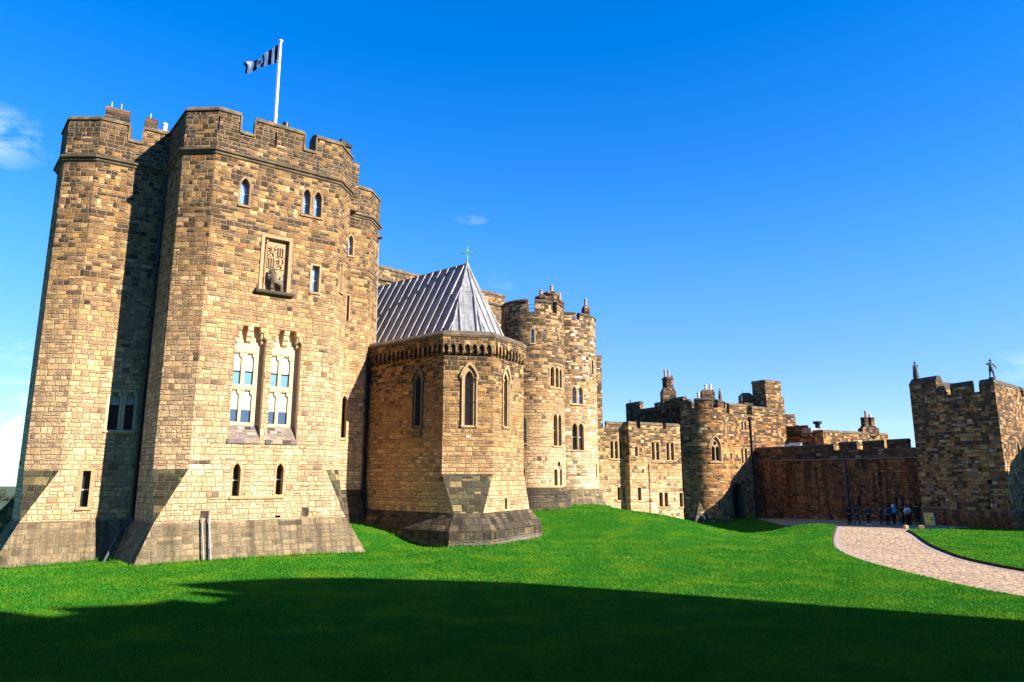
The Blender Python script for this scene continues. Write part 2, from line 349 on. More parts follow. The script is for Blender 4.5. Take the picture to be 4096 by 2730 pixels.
def area(poly): return sum(a[0]*b[1]-b[0]*a[1] for a, b in zip(poly, poly[1:]+poly[:1]))/2
def inside(p, poly):
    r = False
    for (x0, y0), (x1, y1) in zip(poly, poly[1:]+poly[:1]):
        if (y0 > p[1]) != (y1 > p[1]) and p[0] < (x1-x0)*(p[1]-y0)/(y1-y0)+x0: r = not r
    return r
def wall(mb, P, outline, holes=(), d=0., back=None, rims=True):
    """face of a wall with openings cut in it; with back it becomes a slab from d to back"""
    outline = list(outline)
    if area(outline) < 0: outline.reverse()
    vs, es = [], []
    def loop(l):
        b = len(vs); vs.extend(Vector(p) for p in l); n = len(l); es.extend((b+i, b+(i+1)%n) for i in range(n))
    loop(outline)
    for h in holes: loop(list(h))
    us = [p[0] for p in outline]; zs = [p[1] for p in outline]
    for u in P.u:
        if min(us)+1e-3 < u < max(us)-1e-3:
            b = len(vs); vs.append(Vector((u, min(zs)-.01))); vs.append(Vector((u, max(zs)+.01))); es.append((b, b+1))
    r = delaunay_2d_cdt(vs, es, [], 0, 1e-5)
    ov = r[0]
    for f in r[2]:
        c = (sum(ov[i][0] for i in f)/3, sum(ov[i][1] for i in f)/3)
        if not inside(c, outline) or any(inside(c, list(h)) for h in holes): continue
        uv = [(ov[i][0]+P.off, ov[i][1]) for i in f]
        pts = [P.at(ov[i][0], ov[i][1], d) for i in f]
        if area([tuple(ov[i]) for i in f]) < 0: pts.reverse(); uv.reverse()
        mb.poly(pts, uv)
        if back is not None: mb.poly([P.at(ov[i][0], ov[i][1], back) for i in f][::-1] if area([tuple(ov[i]) for i in f]) > 0 else [P.at(ov[i][0], ov[i][1], back) for i in f], uv)
    if back is not None and rims:
        for l, fl in [(outline, False)] + [(list(h) if area(list(h)) > 0 else list(h)[::-1], True) for h in holes]:
            for a, b in zip(l, l[1:]+l[:1]):
                bs = P.breaks(*sorted((a[0], b[0]))) if abs(a[0]-b[0]) > 1e-4 else [a[0], b[0]]
                if a[0] > b[0]: bs = bs[::-1]
                for q0, q1 in zip(bs, bs[1:]):
                    z0 = a[1] if abs(b[0]-a[0]) < 1e-4 else a[1]+(b[1]-a[1])*(q0-a[0])/(b[0]-a[0])
                    z1 = b[1] if abs(b[0]-a[0]) < 1e-4 else a[1]+(b[1]-a[1])*(q1-a[0])/(b[0]-a[0])
                    mb.poly([P.at(q0, z0, d), P.at(q0, z0, back), P.at(q1, z1, back), P.at(q1, z1, d)], flip=fl)
def sweep(mb, P, u0, u1, prof, closed=True, cap=True):
    """profile of (d, z) corners carried along the wall; order: outside bottom, up, over, inside"""
    bs = P.breaks(u0, u1); n = len(prof)
    rings = [[P.at(u, z, d) for d, z in prof] for u in bs]
    acc = [0.]
    for a, b in zip(prof, prof[1:]+prof[:1]): acc.append(acc[-1]+hypot(b[0]-a[0], b[1]-a[1]))
    for k in range(len(bs)-1):
        a, b = rings[k], rings[k+1]
        for i in range(n if closed else n-1):
            j = (i+1) % n
            mb.poly([a[i], b[i], b[j], a[j]], [(bs[k]+P.off, prof[0][1]+acc[i]), (bs[k+1]+P.off, prof[0][1]+acc[i]), (bs[k+1]+P.off, prof[0][1]+acc[i+1]), (bs[k]+P.off, prof[0][1]+acc[i+1])])
    if cap and closed: mb.poly(rings[0]); mb.poly(rings[-1][::-1])

# outlines of openings, anticlockwise from bottom left
def op(kind, u0, u1, v0, v1):
    w_, h = u1-u0, v1-v0; c = (u0+u1)/2
    if kind == 'rect': return [(u0,v0),(u1,v0),(u1,v1),(u0,v1)]
    if kind == 'lancet':
        rise = min(w_*1.0, h*.5); sp = v1-rise; a = []
        R = (rise*rise + w_*w_/4)/w_          # two arcs struck from points on the springing line
        for i in range(7):
            ang = i/6*math.asin(min(1, rise/R)); a.append((u1-R+R*cos(ang), sp+R*sin(ang)))
        return [(u0,v0),(u1,v0)] + a + [(2*c-x, y) for x, y in a[-2::-1]]
    if kind == 'round': return [(c+w_/2*cos(2*pi*i/14), (v0+v1)/2+h/2*sin(2*pi*i/14)) for i in range(14)]
    if kind == 'should':                        # shouldered (square head on little corbels)
        q = w_*.2; r = w_*.24; a = [(u1, v1-q-r-.02)]
        for i in range(1, 6): t = i/5*pi/2; a.append((u1 - q*(1-cos(t)), v1-q-r+r*sin(t)))
        a = [(u1, v1-q-r)] + [(u1-q*(i/5), v1-q-r + r*(1-sqrt(max(0, 1-(i/5)**2)))) for i in range(1, 6)] + [(u1-q, v1)]
        return [(u0,v0),(u1,v0)] + a + [(2*c-x, y) for x, y in a[::-1]]
    if kind == 'arch':
        sp = v1-w_/2; return [(u0,v0),(u1,v0)] + [(c+w_/2*cos(i/12*pi), sp+w_/2*sin(i/12*pi)) for i in range(13)]
    if kind == 'cross':
        a = w_/2; t = a*.3; m = v0+h*.62
        return [(c-t,v0),(c+t,v0),(c+t*.7,m-t),(u1,m-a*.6),(u1,m+a*.6),(c+t*.7,m+t),(c+t,v1),(c-t,v1),(c-t*.7,m+t),(u0,m+a*.6),(u0,m-a*.6),(c-t*.7,m-t)]

def window(parent, P, lights, kind='lancet', depth=.3, glass=None, band=.13, band_mat=None, sill=True, bars=1, hood=False, label=None, head=None, blind=0., reveal_mat=None, dressing=True):
    """one window: stone reveals, surround and sill as its mesh, each light's pane a child; returns the holes it needs"""
    band_mat = band_mat or S_dress; holes = []; mb = MB(); panes = []
    for (u0, u1, v0, v1) in lights:
        h = op(kind, u0, u1, v0, v1); holes.append(h); n = len(h)
        if dressing:
            g = op(kind, u0-band, u1+band, v0, v1+band*(1.5 if kind == 'lancet' else .9))
            for i in range(1, n):                         # flat dressed band, 6 mm proud; left open along the sill
                j = (i+1) % n
                a, b, c, e = h[i], h[j], g[j], g[i]
                mb.poly([P.at(*a, .006), P.at(*e, .006), P.at(*c, .006), P.at(*b, .006)])
                mb.poly([P.at(*e, .006), P.at(*e, -.02), P.at(*c, -.02), P.at(*c, .006)])
        for i in range(n):
            j = (i+1) % n
            mb.poly([P.at(*h[i], .006), P.at(*h[j], .006), P.at(*h[j], -depth), P.at(*h[i], -depth)])
        panes.append((h, (u0, u1, v0, v1)))
    if sill:
        u0 = min(l[0] for l in lights)-band; u1 = max(l[1] for l in lights)+band; v0 = min(l[2] for l in lights)
        sweep(mb, P, u0, u1, [(.0, v0-.17), (.085, v0-.14), (.085, v0-.07), (-.03, v0), (-.06, v0), (-.06, v0-.17)])
    if hood:
        u0, u1, v0, v1 = lights[0]
        a = [q for q in op(kind, u0-hood, u1+hood, v0, v1+hood*1.5) if q[1] > v1-(u1-u0)*1.2-.05]
        b = [q for q in op(kind, u0-hood-.13, u1+hood+.13, v0, v1+hood*1.5+.2) if q[1] > v1-(u1-u0)*1.2-.05]
        m_ = min(len(a), len(b)); 
        for i in range(m_-1):
            A, B, Cc, D = a[i], a[i+1], b[i+1], b[i]
            for q in ([P.at(*A,.12),P.at(*D,.12),P.at(*Cc,.12),P.at(*B,.12)], [P.at(*D,.12),P.at(*D,-.01),P.at(*Cc,-.01),P.at(*Cc,.12)], [P.at(*B,.12),P.at(*B,-.01),P.at(*A,-.01),P.at(*A,.12)]): mb.poly(q)
    wo = mb.build('window', band_mat, parent)
    if label: wo['label'] = label
    for h, (u0, u1, v0, v1) in panes:
        pm = MB(); pts = [P.at(*q, -depth+.012) for q in h]; pm.poly(pts, [q for q in h])
        pm.build('pane', glass or M_glass, wo)
        if bars or blind:
            bm_ = MB()
            for k in range(bars):
                zc = v0+(v1-v0)*(k+1)/(bars+1)*.95
                bm_poly = [P.at(u0, zc-.025, -depth+.03), P.at(u1, zc-.025, -depth+.03), P.at(u1, zc+.025, -depth+.03), P.at(u0, zc+.025, -depth+.03)]
                bm_.poly(bm_poly)
                bm_.poly([P.at(u0, zc+.025, -depth+.03), P.at(u1, zc+.025, -depth+.03), P.at(u1, zc+.025, -depth), P.at(u0, zc+.025, -depth)])
            if bars: bm_.build('glazing_bar', M_white, wo)
            if blind:
                zb = v1-(v1-v0)*blind; q = MB(); hh = [p for p in h if p[1] > zb]
                ring = [(u0+.01, zb), (u1-.01, zb)] + hh
                q.poly([P.at(*p, -depth+.02) for p in ring]); q.build('blind', M_blind, wo)
    return holes

def coping(mb, P, spans, w0=.07, w1=-.55, h=.26, r=None):
    for u0, u1, z in spans:
        sweep(mb, P, u0, u1, [(w0, z-.03), (w0, z+.07), (w0-.07, z+.16), (w0-.2, z+h), (w1+.13, z+h), (w1-.02, z+.10), (w1-.05, z-.03)])
def merlon_cheeks(mb, P, edges, w=.09):
    for u, z0, z1 in edges: sweep(mb, P, u-w/2, u+w/2, [(.06, z0), (.06, z1), (-.57, z1), (-.57, z0)])
def loft(mb, a, za, b, zb):
    """facets between two plan lines; a below, b above (left to right from outside)"""
    za = za if isinstance(za, (list, tuple)) else [za]*len(a); zb = zb if isinstance(zb, (list, tuple)) else [zb]*len(b)
    for i in range(len(a)-1):
        mb.poly([(*a[i], za[i]), (*a[i+1], za[i+1]), (*b[i+1], zb[i+1]), (*b[i], zb[i])])
def off(pts, d):
    P = Path(pts); return [tuple(p + m*d) for p, m in zip(P.p, P.m)]
def pipe(parent, pts, r, mat, collars=(), name='drainpipe', hopper=None):
    mb = MB(); mb.tube(pts, r, 10)
    for c in collars: mb.lathe((c[0], c[1], c[2]-.06), [(r*1.5, 0), (r*1.5, .12)], 10)
    if hopper: mb.box(hopper[0]-.16, hopper[0]+.16, hopper[1]-.16, hopper[1]+.12, hopper[2]-.2, hopper[2]+.2)
    return mb.build(name, mat, parent)
def chimney_pot(parent, c, h, r=.14, mat=None):
    mb = MB(); mb.lathe(c, [(r*1.15,0),(r*1.15,.08),(r*.95,.1),(r*.85,h*.8),(r*1.1,h*.82),(r*1.1,h*.9),(r*.9,h),(r*.6,h),(r*.6,h-.1)], 14)
    return mb.build('chimney_pot', mat or M_pot, parent, smooth=True)
def roof_cap(mb, pts, z): mb.poly([(*p, z) for p in pts])

# measured openings: (left, right, bottom, top) in metres along and up their wall
G = {
    't2_w1': [(1.34, 1.78, 17.81, 19.26)],
    't2_w2': [(4.63, 5.01, 18.05, 19.48), (5.25, 5.65, 18.02, 19.47)],
    't2_w3': [(5.34, 5.75, 13.78, 15.24)],
    't2_panel': [(2.72, 4.04, 13.45, 16.31)],
    't2_bigA': [(1.7, 2.09, 8.55, 10.15), (2.36, 2.7, 8.55, 10.15), (1.68, 2.08, 6.68, 8.28), (2.31, 2.71, 6.66, 8.27)],
    't2_bigB': [(3.54, 3.95, 8.56, 10.16), (4.2, 4.55, 8.54, 10.15), (3.53, 3.92, 6.64, 8.27), (4.17, 4.54, 6.64, 8.28)],
    't2_slits': [(2.01, 2.36, 3.09, 4.66), (4.1, 4.45, 3.13, 4.67)],
    't2_vents': [(0.67, 1.05, 2.09, 2.43), (5.48, 5.86, 2.04, 2.46), (4.17, 4.43, 2.01, 2.12)],
    't2_ch': [(0.59, 1.11, 14.22, 15.79), (0.33, 0.61, 4.5, 5.27)],
    't3_w': [(2.41, 2.74, 18.27, 19.63), (2.45, 2.67, 13.84, 15.54), (2.47, 2.81, 6.38, 9.01), (2.42, 2.54, 4.11, 4.79)],
    't1_twin': [(1.77, 2.22, 6.31, 8.2), (2.48, 2.88, 6.33, 8.25)],
    't1_slit': [(0.99, 1.32, 2.57, 4.29)],
    'ch_w1': [(1.28, 1.8, 6.97, 10.21)],
    'ch_w2': [(1.14, 1.68, 7.02, 10.28)],
    'ch_w0': [(4.88, 5.39, 7.02, 10.15)],
    't4_w': [(-0.19, 0.08, 14.43, 15.59)],
    't4_tri': [(1.42, 1.81, 11.03, 12.57), (1.94, 2.33, 10.97, 12.55), (2.46, 2.86, 10.96, 12.48)],
    't4_cross': [(1.67, 2.07, 6.37, 8.87), (2.21, 2.74, 6.33, 8.85)],
    't4_low': [(-1.09, -0.59, 6.53, 8.62)],
    't4_slit0': [(-1.07, -0.73, 3.36, 4.56)],
    't4_slits': [(1.69, 2.03, 3.28, 4.5), (2.34, 2.63, 3.27, 4.51)],
    't4_vent': [(2.07, 2.42, 4.75, 5.08)],
    't5_tw': [(0.42, 0.81, 10.36, 11.84), (1.0, 1.45, 10.3, 11.84)],
    't5_cross': [(0.38, 0.84, 6.27, 8.6), (0.95, 1.46, 6.24, 8.61)],
    't5_sl': [(2.66, 3.09, 13.14, 14.53), (3.0, 3.35, 4.01, 5.1)],
    'l_tri': [(1.66, 2.14, 5.82, 7.69), (2.26, 2.75, 5.81, 7.71), (2.85, 3.33, 5.81, 7.68)],
    'l_lo1': [(2.46, 2.93, 1.46, 2.8), (3.2, 3.68, 1.42, 2.79)],
    'l_sq': [(0.76, 1.22, 6.05, 7.06)],
    'l_tw1': [(3.1, 3.6, 5.72, 7.66), (3.73, 4.26, 5.71, 7.68)],
    'l_tw2': [(5.22, 5.72, 5.69, 7.66), (5.87, 6.4, 5.68, 7.67)],
    'l_lo2': [(0.98, 1.49, 1.43, 2.77)],
    'l_lo3': [(3.93, 4.47, 0.73, 2.2), (4.69, 5.22, 0.7, 2.19)],
    'l_lo4': [(6.86, 7.39, 0.63, 2.13)],
    'g_tr': [(-0.11, 1.1, 5.61, 8.27)],
    'g_sl': [(0.47, 0.74, 0.36, 1.34)],
    'g_ho': [(0.51, 0.77, 3.42, 3.79)],
    'v_t1': [(2.91, 3.36, 9.35, 10.48), (3.46, 3.94, 9.34, 10.5)],
    'v_t2': [(2.61, 3.06, 5.45, 7.3), (3.24, 3.79, 5.44, 7.31)],
    'v_sq': [(0.67, 1.09, 5.86, 6.59)],
    'v_t0': [(-0.52, -0.17, 9.49, 10.56), (-0.08, 0.25, 9.36, 10.4)],
    'v_door': [(-0.07, 1.71, 0.03, 3.16)],
    'u_sl': [(14.7, 15.04, 0.93, 1.96), (18.91, 19.15, 1.1, 1.98), (19.58, 19.82, 1.13, 2.0)],
    'k_sl': [(1.65, 1.99, 1.47, 2.48), (6.37, 6.73, 1.4, 2.5)],
    'k_hole': [(6.68, 7.02, 3.4, 3.72)],
    'k_win': [(3.65, 4.98, 5.54, 6.88)],
}
# ================================================================== GROUND
LAWN_UP = .09
CP = [(-60,5,.3),(-30,15,.2),(0,15,.1),(30,15,0),(70,10,0),(-25,28,.0),(-22.5,31.9,.0),(-24.5,31,-.03),(-20,33,.07),(-17.2,31.5,.22),(-7.5,37.5,.15),(-3.5,38.5,.22),(0,30,.05),(10,30,0),(20,30,0),(40,30,0),
      (-8.6,41.6,1.0),(-8.4,43.2,1.0),(-8.9,40.2,.75),(-6.3,41.0,.35),(-4.9,40.0,.15),(2.1,45.2,.2),(-1.,40.5,.2),(1.6,42.2,.18),
      (2.5,53.9,1.45),(-.3,53.9,1.35),(5.,54.,1.5),(8.2,61.5,1.42),(5.5,59,1.5),(8.2,56,1.42),(10.7,52.2,1.28),(4.8,49,.95),(12.4,51.2,.92),(13.6,49.2,.57),(15.2,48,.25),(20.5,63,-1.0),(21.5,70,-1.35),(17,57,-.85),(16.2,52.5,-.3),(14.2,47,.22),(22.5,62,-.7),(9.2,74,.7),(12.6,75,.3),(18.9,77.5,-1.1),(15,65,-.5),
      (20.5,77.5,-1.4),(23.3,79.5,-1.1),(28.5,84,-.8),(24,68,-1.0),(18,62,-1.1),(18.4,54,-.42),(22.3,55.2,.25),(24.6,57,.25),(26,57.1,.02),(20.1,45.4,.0),(18.2,40.6,.0),(20,50,.1),(13,44,.1),
      (26.5,62.5,-.12),(31,62.5,-.1),(34,70,-.3),(30,76,-.6),(32,57.6,-.02),(37,54,0),(45,50,0),(60,45,0),(36,62,0),(60,80,0),(-60,40,0),(-40,60,-.5),(0,80,.5),(0,110,0),(60,120,-1),(-60,110,-3)]
cp = np.array(CP, float); K = len(cp)
def tps(r2): return np.where(r2 > 1e-9, .5*r2*np.log(r2+1e-12), 0)
A = np.zeros((K+3, K+3)); A[:K,:K] = tps(((cp[:,None,:2]-cp[None,:,:2])**2).sum(-1)) + np.eye(K)*.05
A[:K,K] = 1; A[:K,K+1:] = cp[:,:2]; A[K,:K] = 1; A[K+1:,:K] = cp[:,:2].T
CW = np.linalg.solve(A, np.concatenate([cp[:,2], [0,0,0]]))
def gz(x, y):
    x = np.asarray(x, float); y = np.asarray(y, float)
    r2 = (x[...,None]-cp[:,0])**2 + (y[...,None]-cp[:,1])**2
    z = tps(r2) @ CW[:K] + CW[K] + CW[K+1]*x + CW[K+2]*y
    z = np.clip(z, -3.5, 1.7) - LAWN_UP
    near = np.clip((14.5-y)/10, 0, 1) * np.exp(-(x/30)**2)         # the bank the viewer stands on
    return z + near*near*(3-2*near)*2.1
def gzf(x, y): return float(gz(x, y))

PATH_L = [(26.6,60.2),(25.95,57.1),(22.6,50.5),(20.1,45.4),(18.26,40.6),(17.64,38.1),(17.13,35.25),(17.02,32.8),(17.0,29.7),(17.16,26.8),(17.6,25.1),(18.6,22),(20.5,18),(23,13)]
PATH_R = [(36.0,56.3),(29.7,54.5),(27.6,49.4),(25.1,43.5),(23.6,39.0),(22.9,36.7),(22.6,33.7),(22.7,32.1),(23.2,29),(24.5,25),(27,20),(30,15)]
PAVE = [(38.5,66),(30,84),(27.6,83),(27.3,72),(26.9,64)]
def smooth_line(pts, it=2):
    for _ in range(it):
        q = [pts[0]]
        for a, b in zip(pts, pts[1:]): q += [(a[0]*.75+b[0]*.25, a[1]*.75+b[1]*.25), (a[0]*.25+b[0]*.75, a[1]*.25+b[1]*.75)]
        pts = q + [pts[-1]]
    return pts
path_poly = smooth_line(PATH_L) [::-1] + [PAVE[4]] + PAVE[3::-1][0:0] + [(27.0,66),(27.6,76),(27.9,84),(31,85),(39,66.0),(39.5,58.5)] + smooth_line(PATH_R)
if area(path_poly) < 0: path_poly = path_poly[::-1]
def grass_mat():
    M = Mat('lawn_grass'); co = M.n('ShaderNodeTexCoord').outputs['Object']
    f1 = M.noise(co, 42., 3, .75); f2 = M.noise(co, 9., 5, .7); f3 = M.noise(co, .45, 5, .6)
    mp_ = M.n('ShaderNodeMapping'); mp_.inputs['Scale'].default_value = (1, 2.4, 1); M.l(co, mp_.inputs[0])
    f4 = M.noise(mp_.outputs[0], 1.6, 5, .65)
    c = M.ramp(f1.outputs[0], [(.30,(.009,.058,.005)),(.46,(.020,.115,.008)),(.58,(.034,.17,.012)),(.74,(.07,.26,.025))])
    c = M.mix(M.rng(f3.outputs[0], .46, .66, 0, .6), c, (.12,.23,.010,1))
    c = M.mix(M.rng(f2.outputs[0], .55, .75, 0, .35), c, (.10,.20,.03,1))
    c = M.mix(M.rng(f4.outputs[0], .60, .74, 0, .30), c, (.16,.17,.05,1))
    M.l(c, M.p.inputs['Base Color']); M.p.inputs['Roughness'].default_value = .9; M.p.inputs['Specular IOR Level'].default_value = .0
    h = M.math('ADD', f1.outputs[0], M.math('MULTIPLY', f2.outputs[0], 1.3)); M.bump(h, 1., .05)
    return M.m
M_grass = grass_mat()
def cobble_mat():
    M = Mat('cobble_paving'); co = M.n('ShaderNodeTexCoord').outputs['Object']
    wob = M.noise(co, 1.2, 3); a = M.n('ShaderNodeVectorMath', operation='MULTIPLY_ADD'); M.l(wob.outputs['Color'], a.inputs[0]); a.inputs[1].default_value = (.18,.18,0); M.l(co, a.inputs[2])
    mp_ = M.n('ShaderNodeMapping'); mp_.inputs['Rotation'].default_value = (0,0,.35); mp_.inputs['Scale'].default_value = (2.6, 3.6, 1); M.l(a.outputs[0], mp_.inputs[0])
    vo = M.n('ShaderNodeTexVoronoi', feature='F1'); M.l(mp_.outputs[0], vo.inputs['Vector']); vo.inputs['Scale'].default_value = 1; vo.inputs['Randomness'].default_value = .75
    ve = M.n('ShaderNodeTexVoronoi', feature='DISTANCE_TO_EDGE'); M.l(mp_.outputs[0], ve.inputs['Vector']); ve.inputs['Scale'].default_value = 1; ve.inputs['Randomness'].default_value = .75
    s = M.n('ShaderNodeSeparateColor'); M.l(vo.outputs['Color'], s.inputs[0])
    c = M.ramp(s.outputs[0], [(0,(.40,.27,.165)),(.4,(.50,.35,.215)),(.75,(.45,.31,.185)),(.95,(.30,.205,.125))])
    g = M.noise(co, 14, 5, .7); v = M.rng(g.outputs[0], .3, .7, .8, 1.18); c = M.mix(1., c, M.comb(v,v,v), 'MULTIPLY')
    d1 = M.noise(co, .55, 6, .65); c = M.mix(M.rng(d1.outputs[0], .48, .68, 0, .55), c, (.24,.17,.115,1)); gap = M.rng(ve.outputs['Distance'], .015, .06, 1, 0)
    hole = M.math('GREATER_THAN', s.outputs[1], .80); ctr = M.rng(vo.outputs['Distance'], .18, .30, 1, 0)
    c = M.mix(M.math('MULTIPLY', gap, .45), c, (.17,.12,.09,1)); c = M.mix(M.math('MULTIPLY', M.math('MULTIPLY', hole, ctr), .85), c, (.05,.04,.035,1))
    c = M.mix(1., c, (1.02,.98,.88,1), 'MULTIPLY'); M.l(c, M.p.inputs['Base Color']); M.p.inputs['Roughness'].default_value = .85
    M.bump(M.math('SUBTRACT', M.rng(ve.outputs['Distance'], 0, .25), M.math('MULTIPLY', M.math('MULTIPLY', hole, ctr), .8)), .8, .04)
    return M.m
M_cobble = cobble_mat()
M_soil_shade = plain('cut_turf_edge', (.045,.032,.016), .95, .4, 14.)

def build_ground():
    xs = np.concatenate([np.arange(-120,-34,8.), np.arange(-34,48,.9), np.arange(48,121,8.)]); ys = np.concatenate([np.arange(-60,-4,8.), np.arange(-4,88,.9), np.arange(88,161,8.)])
    pp = [Vector(p) for p in path_poly]; n = len(pp)
    dense = []
    for i in range(n):
        a, b = pp[i], pp[(i+1)%n]; k = max(1, int((b-a).length/.6))
        dense += [a.lerp(b, t/k) for t in range(k)]
    rng_ = random.Random(3); vs = list(dense); es = [(i, (i+1)%len(dense)) for i in range(len(dense))]
    dn = np.array([(p.x, p.y) for p in dense])
    for x in xs:
        for y in ys:
            if 10 < x < 45 and 8 < y < 90 and ((dn[:,0]-x)**2+(dn[:,1]-y)**2).min() < .12: continue
            vs.append(Vector((x + rng_.uniform(-.15,.15), y + rng_.uniform(-.15,.15))))
    r = delaunay_2d_cdt(vs, es, [], 0, 1e-5)
    P = np.array([(p[0], p[1]) for p in r[0]]); Z = gz(P[:,0], P[:,1])
    poly = [(p.x, p.y) for p in dense]
    lawn, path_ = [], []
    for f in r[2]:
        c = P[list(f)].mean(0)
        (path_ if (15 < c[0] < 42 and inside(c, poly)) else lawn).append(tuple(f))
    def mesh(name, faces, dz, mat):
        used = sorted({i for f in faces for i in f}); mp_ = {i: k for k, i in enumerate(used)}
        me = bpy.data.meshes.new(name); me.from_pydata([(P[i,0], P[i,1], Z[i]+dz) for i in used], [], [tuple(mp_[i] for i in f) for f in faces])
        me.polygons.foreach_set('use_smooth', [True]*len(me.polygons)); me.materials.append(mat)
        o = bpy.data.objects.new(name, me); COL.objects.link(o); o['kind'] = 'structure'; return o
    mesh('lawn', lawn, LAWN_UP, M_grass); mesh('path', path_, -.03, M_cobble)
    mb = MB()
    for a, b in zip(dense, dense[1:]+dense[:1]):
        za, zb = gzf(a.x, a.y), gzf(b.x, b.y)
        mb.poly([(a.x,a.y,za-.1),(a.x,a.y,za+LAWN_UP),(b.x,b.y,zb+LAWN_UP),(b.x,b.y,zb-.1)])
        t = (b-a).normalized(); nn = Vector((-t.y, t.x))*.09                # dark strip painting the shadowed gap at the foot of the cut turf
        mb.poly([(a.x,a.y,za-.012),(b.x,b.y,zb-.012),(b.x+nn.x,b.y+nn.y,zb-.016),(a.x+nn.x,a.y+nn.y,za-.016)])
    tag(mb.build('turf_edge', M_soil_shade), kind='structure')
    # stone edging laid along both sides of the path
    mb = MB()
    for line in (smooth_line(PATH_L), smooth_line(PATH_R)[::-1]):
        for a, b in zip(line, line[1:]):
            a = Vector(a); b = Vector(b); t = (b-a).normalized(); nn = Vector((t.y,-t.x)) * (-.42)
            L_ = (b-a).length; k = max(1, int(L_/.9))
            for i in range(k):
                q0 = a.lerp(b, i/k); q1 = a.lerp(b, (i+.97)/k)
                s_ = nn.normalized()*.15; mb.poly([(q.x, q.y, gzf(q.x, q.y)-.02) for q in (q0+s_, q0+nn, q1+nn, q1+s_)])
    tag(mb.build('path_edging', plain('edging_stone', (.40,.30,.24), .9, .3, 5.)), kind='structure')
    # land falling away to the horizon
    ring = []; mb = MB(); N = 96; radii = [150, 220, 400, 900, 2500]; zz = [-4.0, -7., -11.5, -16, -30]
    prev = None
    for R_, z_ in zip(radii, zz):
        cur = [(R_*cos(2*pi*i/N), 40+R_*sin(2*pi*i/N), z_ + (2.*sin(i*1.7) if R_ > 300 else 0)) for i in range(N)]
        if prev:
            for i in range(N): mb.poly([prev[i], cur[i], cur[(i+1)%N], prev[(i+1)%N]])
        else: mb.poly(cur)
        prev = cur
    tag(mb.build('terrain', plain('far_fields', (.06,.085,.03), .95, .4, .02)), kind='structure')
build_ground()
def grass_blades(n=560000):
    r = np.random.default_rng(4); m = n*3
    y = 13.5/(1-r.random(m)*(1-13.5/66)); x = (r.random(m)*2-1)*(y*.92+3.)          # thinner with distance
    keep = np.ones(m, bool); pp = np.array(path_poly); ins = np.zeros(m, bool)
    for (x0, y0), (x1, y1) in zip(pp, np.roll(pp, -1, 0)):
        c = ((y0 > y) != (y1 > y)); xi = (x1-x0)*(y-y0)/((y1-y0) if y1 != y0 else 1e-9)+x0; ins ^= c & (x < xi)
    keep &= ~ins; x, y = x[keep][:n], y[keep][:n]; k = len(x); z = gz(x, y)+LAWN_UP
    a = r.random(k)*2*pi; h = (.030+.035*r.random(k))*(.75+y/60); wd = (.006+.007*r.random(k))*(.5+y/22); ln = .03*r.random(k)+.008
    dx, dy = np.cos(a), np.sin(a); V = np.empty((k,3,3))
    V[:,0] = np.stack([x-dy*wd, y+dx*wd, z-.01], 1); V[:,1] = np.stack([x+dy*wd, y-dx*wd, z-.01], 1); V[:,2] = np.stack([x+dx*ln, y+dy*ln, z+h], 1)
    # longer tufts left by the mower against the walls
    lines = [off(l, d) for l, d in (([(-24.1,40.5),(-24.8,35.5),(-22.79,33.17),(-18.9,35.6)],1.15),([(-18.9,35.6),(-16.12,32.25),(-8.78,37.61),(-11.7,41.6)],1.1),([(-9.64,45.5),(-3.25,40.15),(-1.62,40.5),(1.12,45.55),(.6,48.2)],.78))]
    lines += [[(1.71+3.4*sin(a), 57-3.4*cos(a)) for a in np.linspace(-.6,1.6,14)], [(4.95+3.85*sin(a), 64.6-3.85*cos(a)) for a in np.linspace(-.3,1.6,12)], [(9.,74.),(12.3,75.6),(12.6,74.9),(18.9,78.6)]]
    ex = []
    for l in lines:
        for p0, p1 in zip(l, l[1:]):
            L_ = hypot(p1[0]-p0[0], p1[1]-p0[1]); c = int(L_*170); t = r.random(c)
            ex.append(np.stack([p0[0]+(p1[0]-p0[0])*t+r.normal(0,.07,c), p0[1]+(p1[1]-p0[1])*t+r.normal(0,.07,c)], 1))
    ex = np.concatenate(ex); m2 = len(ex); ez = gz(ex[:,0], ex[:,1])+LAWN_UP; a = r.random(m2)*2*pi; h = .05+.17*r.random(m2)**2; wd = .012+.012*r.random(m2); ln = .07*r.random(m2)
    W = np.empty((m2,3,3)); W[:,0] = np.stack([ex[:,0]-np.sin(a)*wd, ex[:,1]+np.cos(a)*wd, ez-.02], 1); W[:,1] = np.stack([ex[:,0]+np.sin(a)*wd, ex[:,1]-np.cos(a)*wd, ez-.02], 1); W[:,2] = np.stack([ex[:,0]+np.cos(a)*ln, ex[:,1]+np.sin(a)*ln, ez+h], 1)
    V = np.concatenate([V, W]); k += m2
    me = bpy.data.meshes.new('grass'); me.vertices.add(3*k); me.loops.add(3*k); me.polygons.add(k)
    me.vertices.foreach_set('co', V.ravel()); me.loops.foreach_set('vertex_index', np.arange(3*k, dtype=np.int32))
    me.polygons.foreach_set('loop_start', np.arange(0, 3*k, 3, dtype=np.int32)); me.update(calc_edges=True); me.materials.append(M_blade)
    o = bpy.data.objects.new('grass', me); COL.objects.link(o); tag(o, 'short mown bright green grass covering the castle lawn', 'grass', kind='stuff')
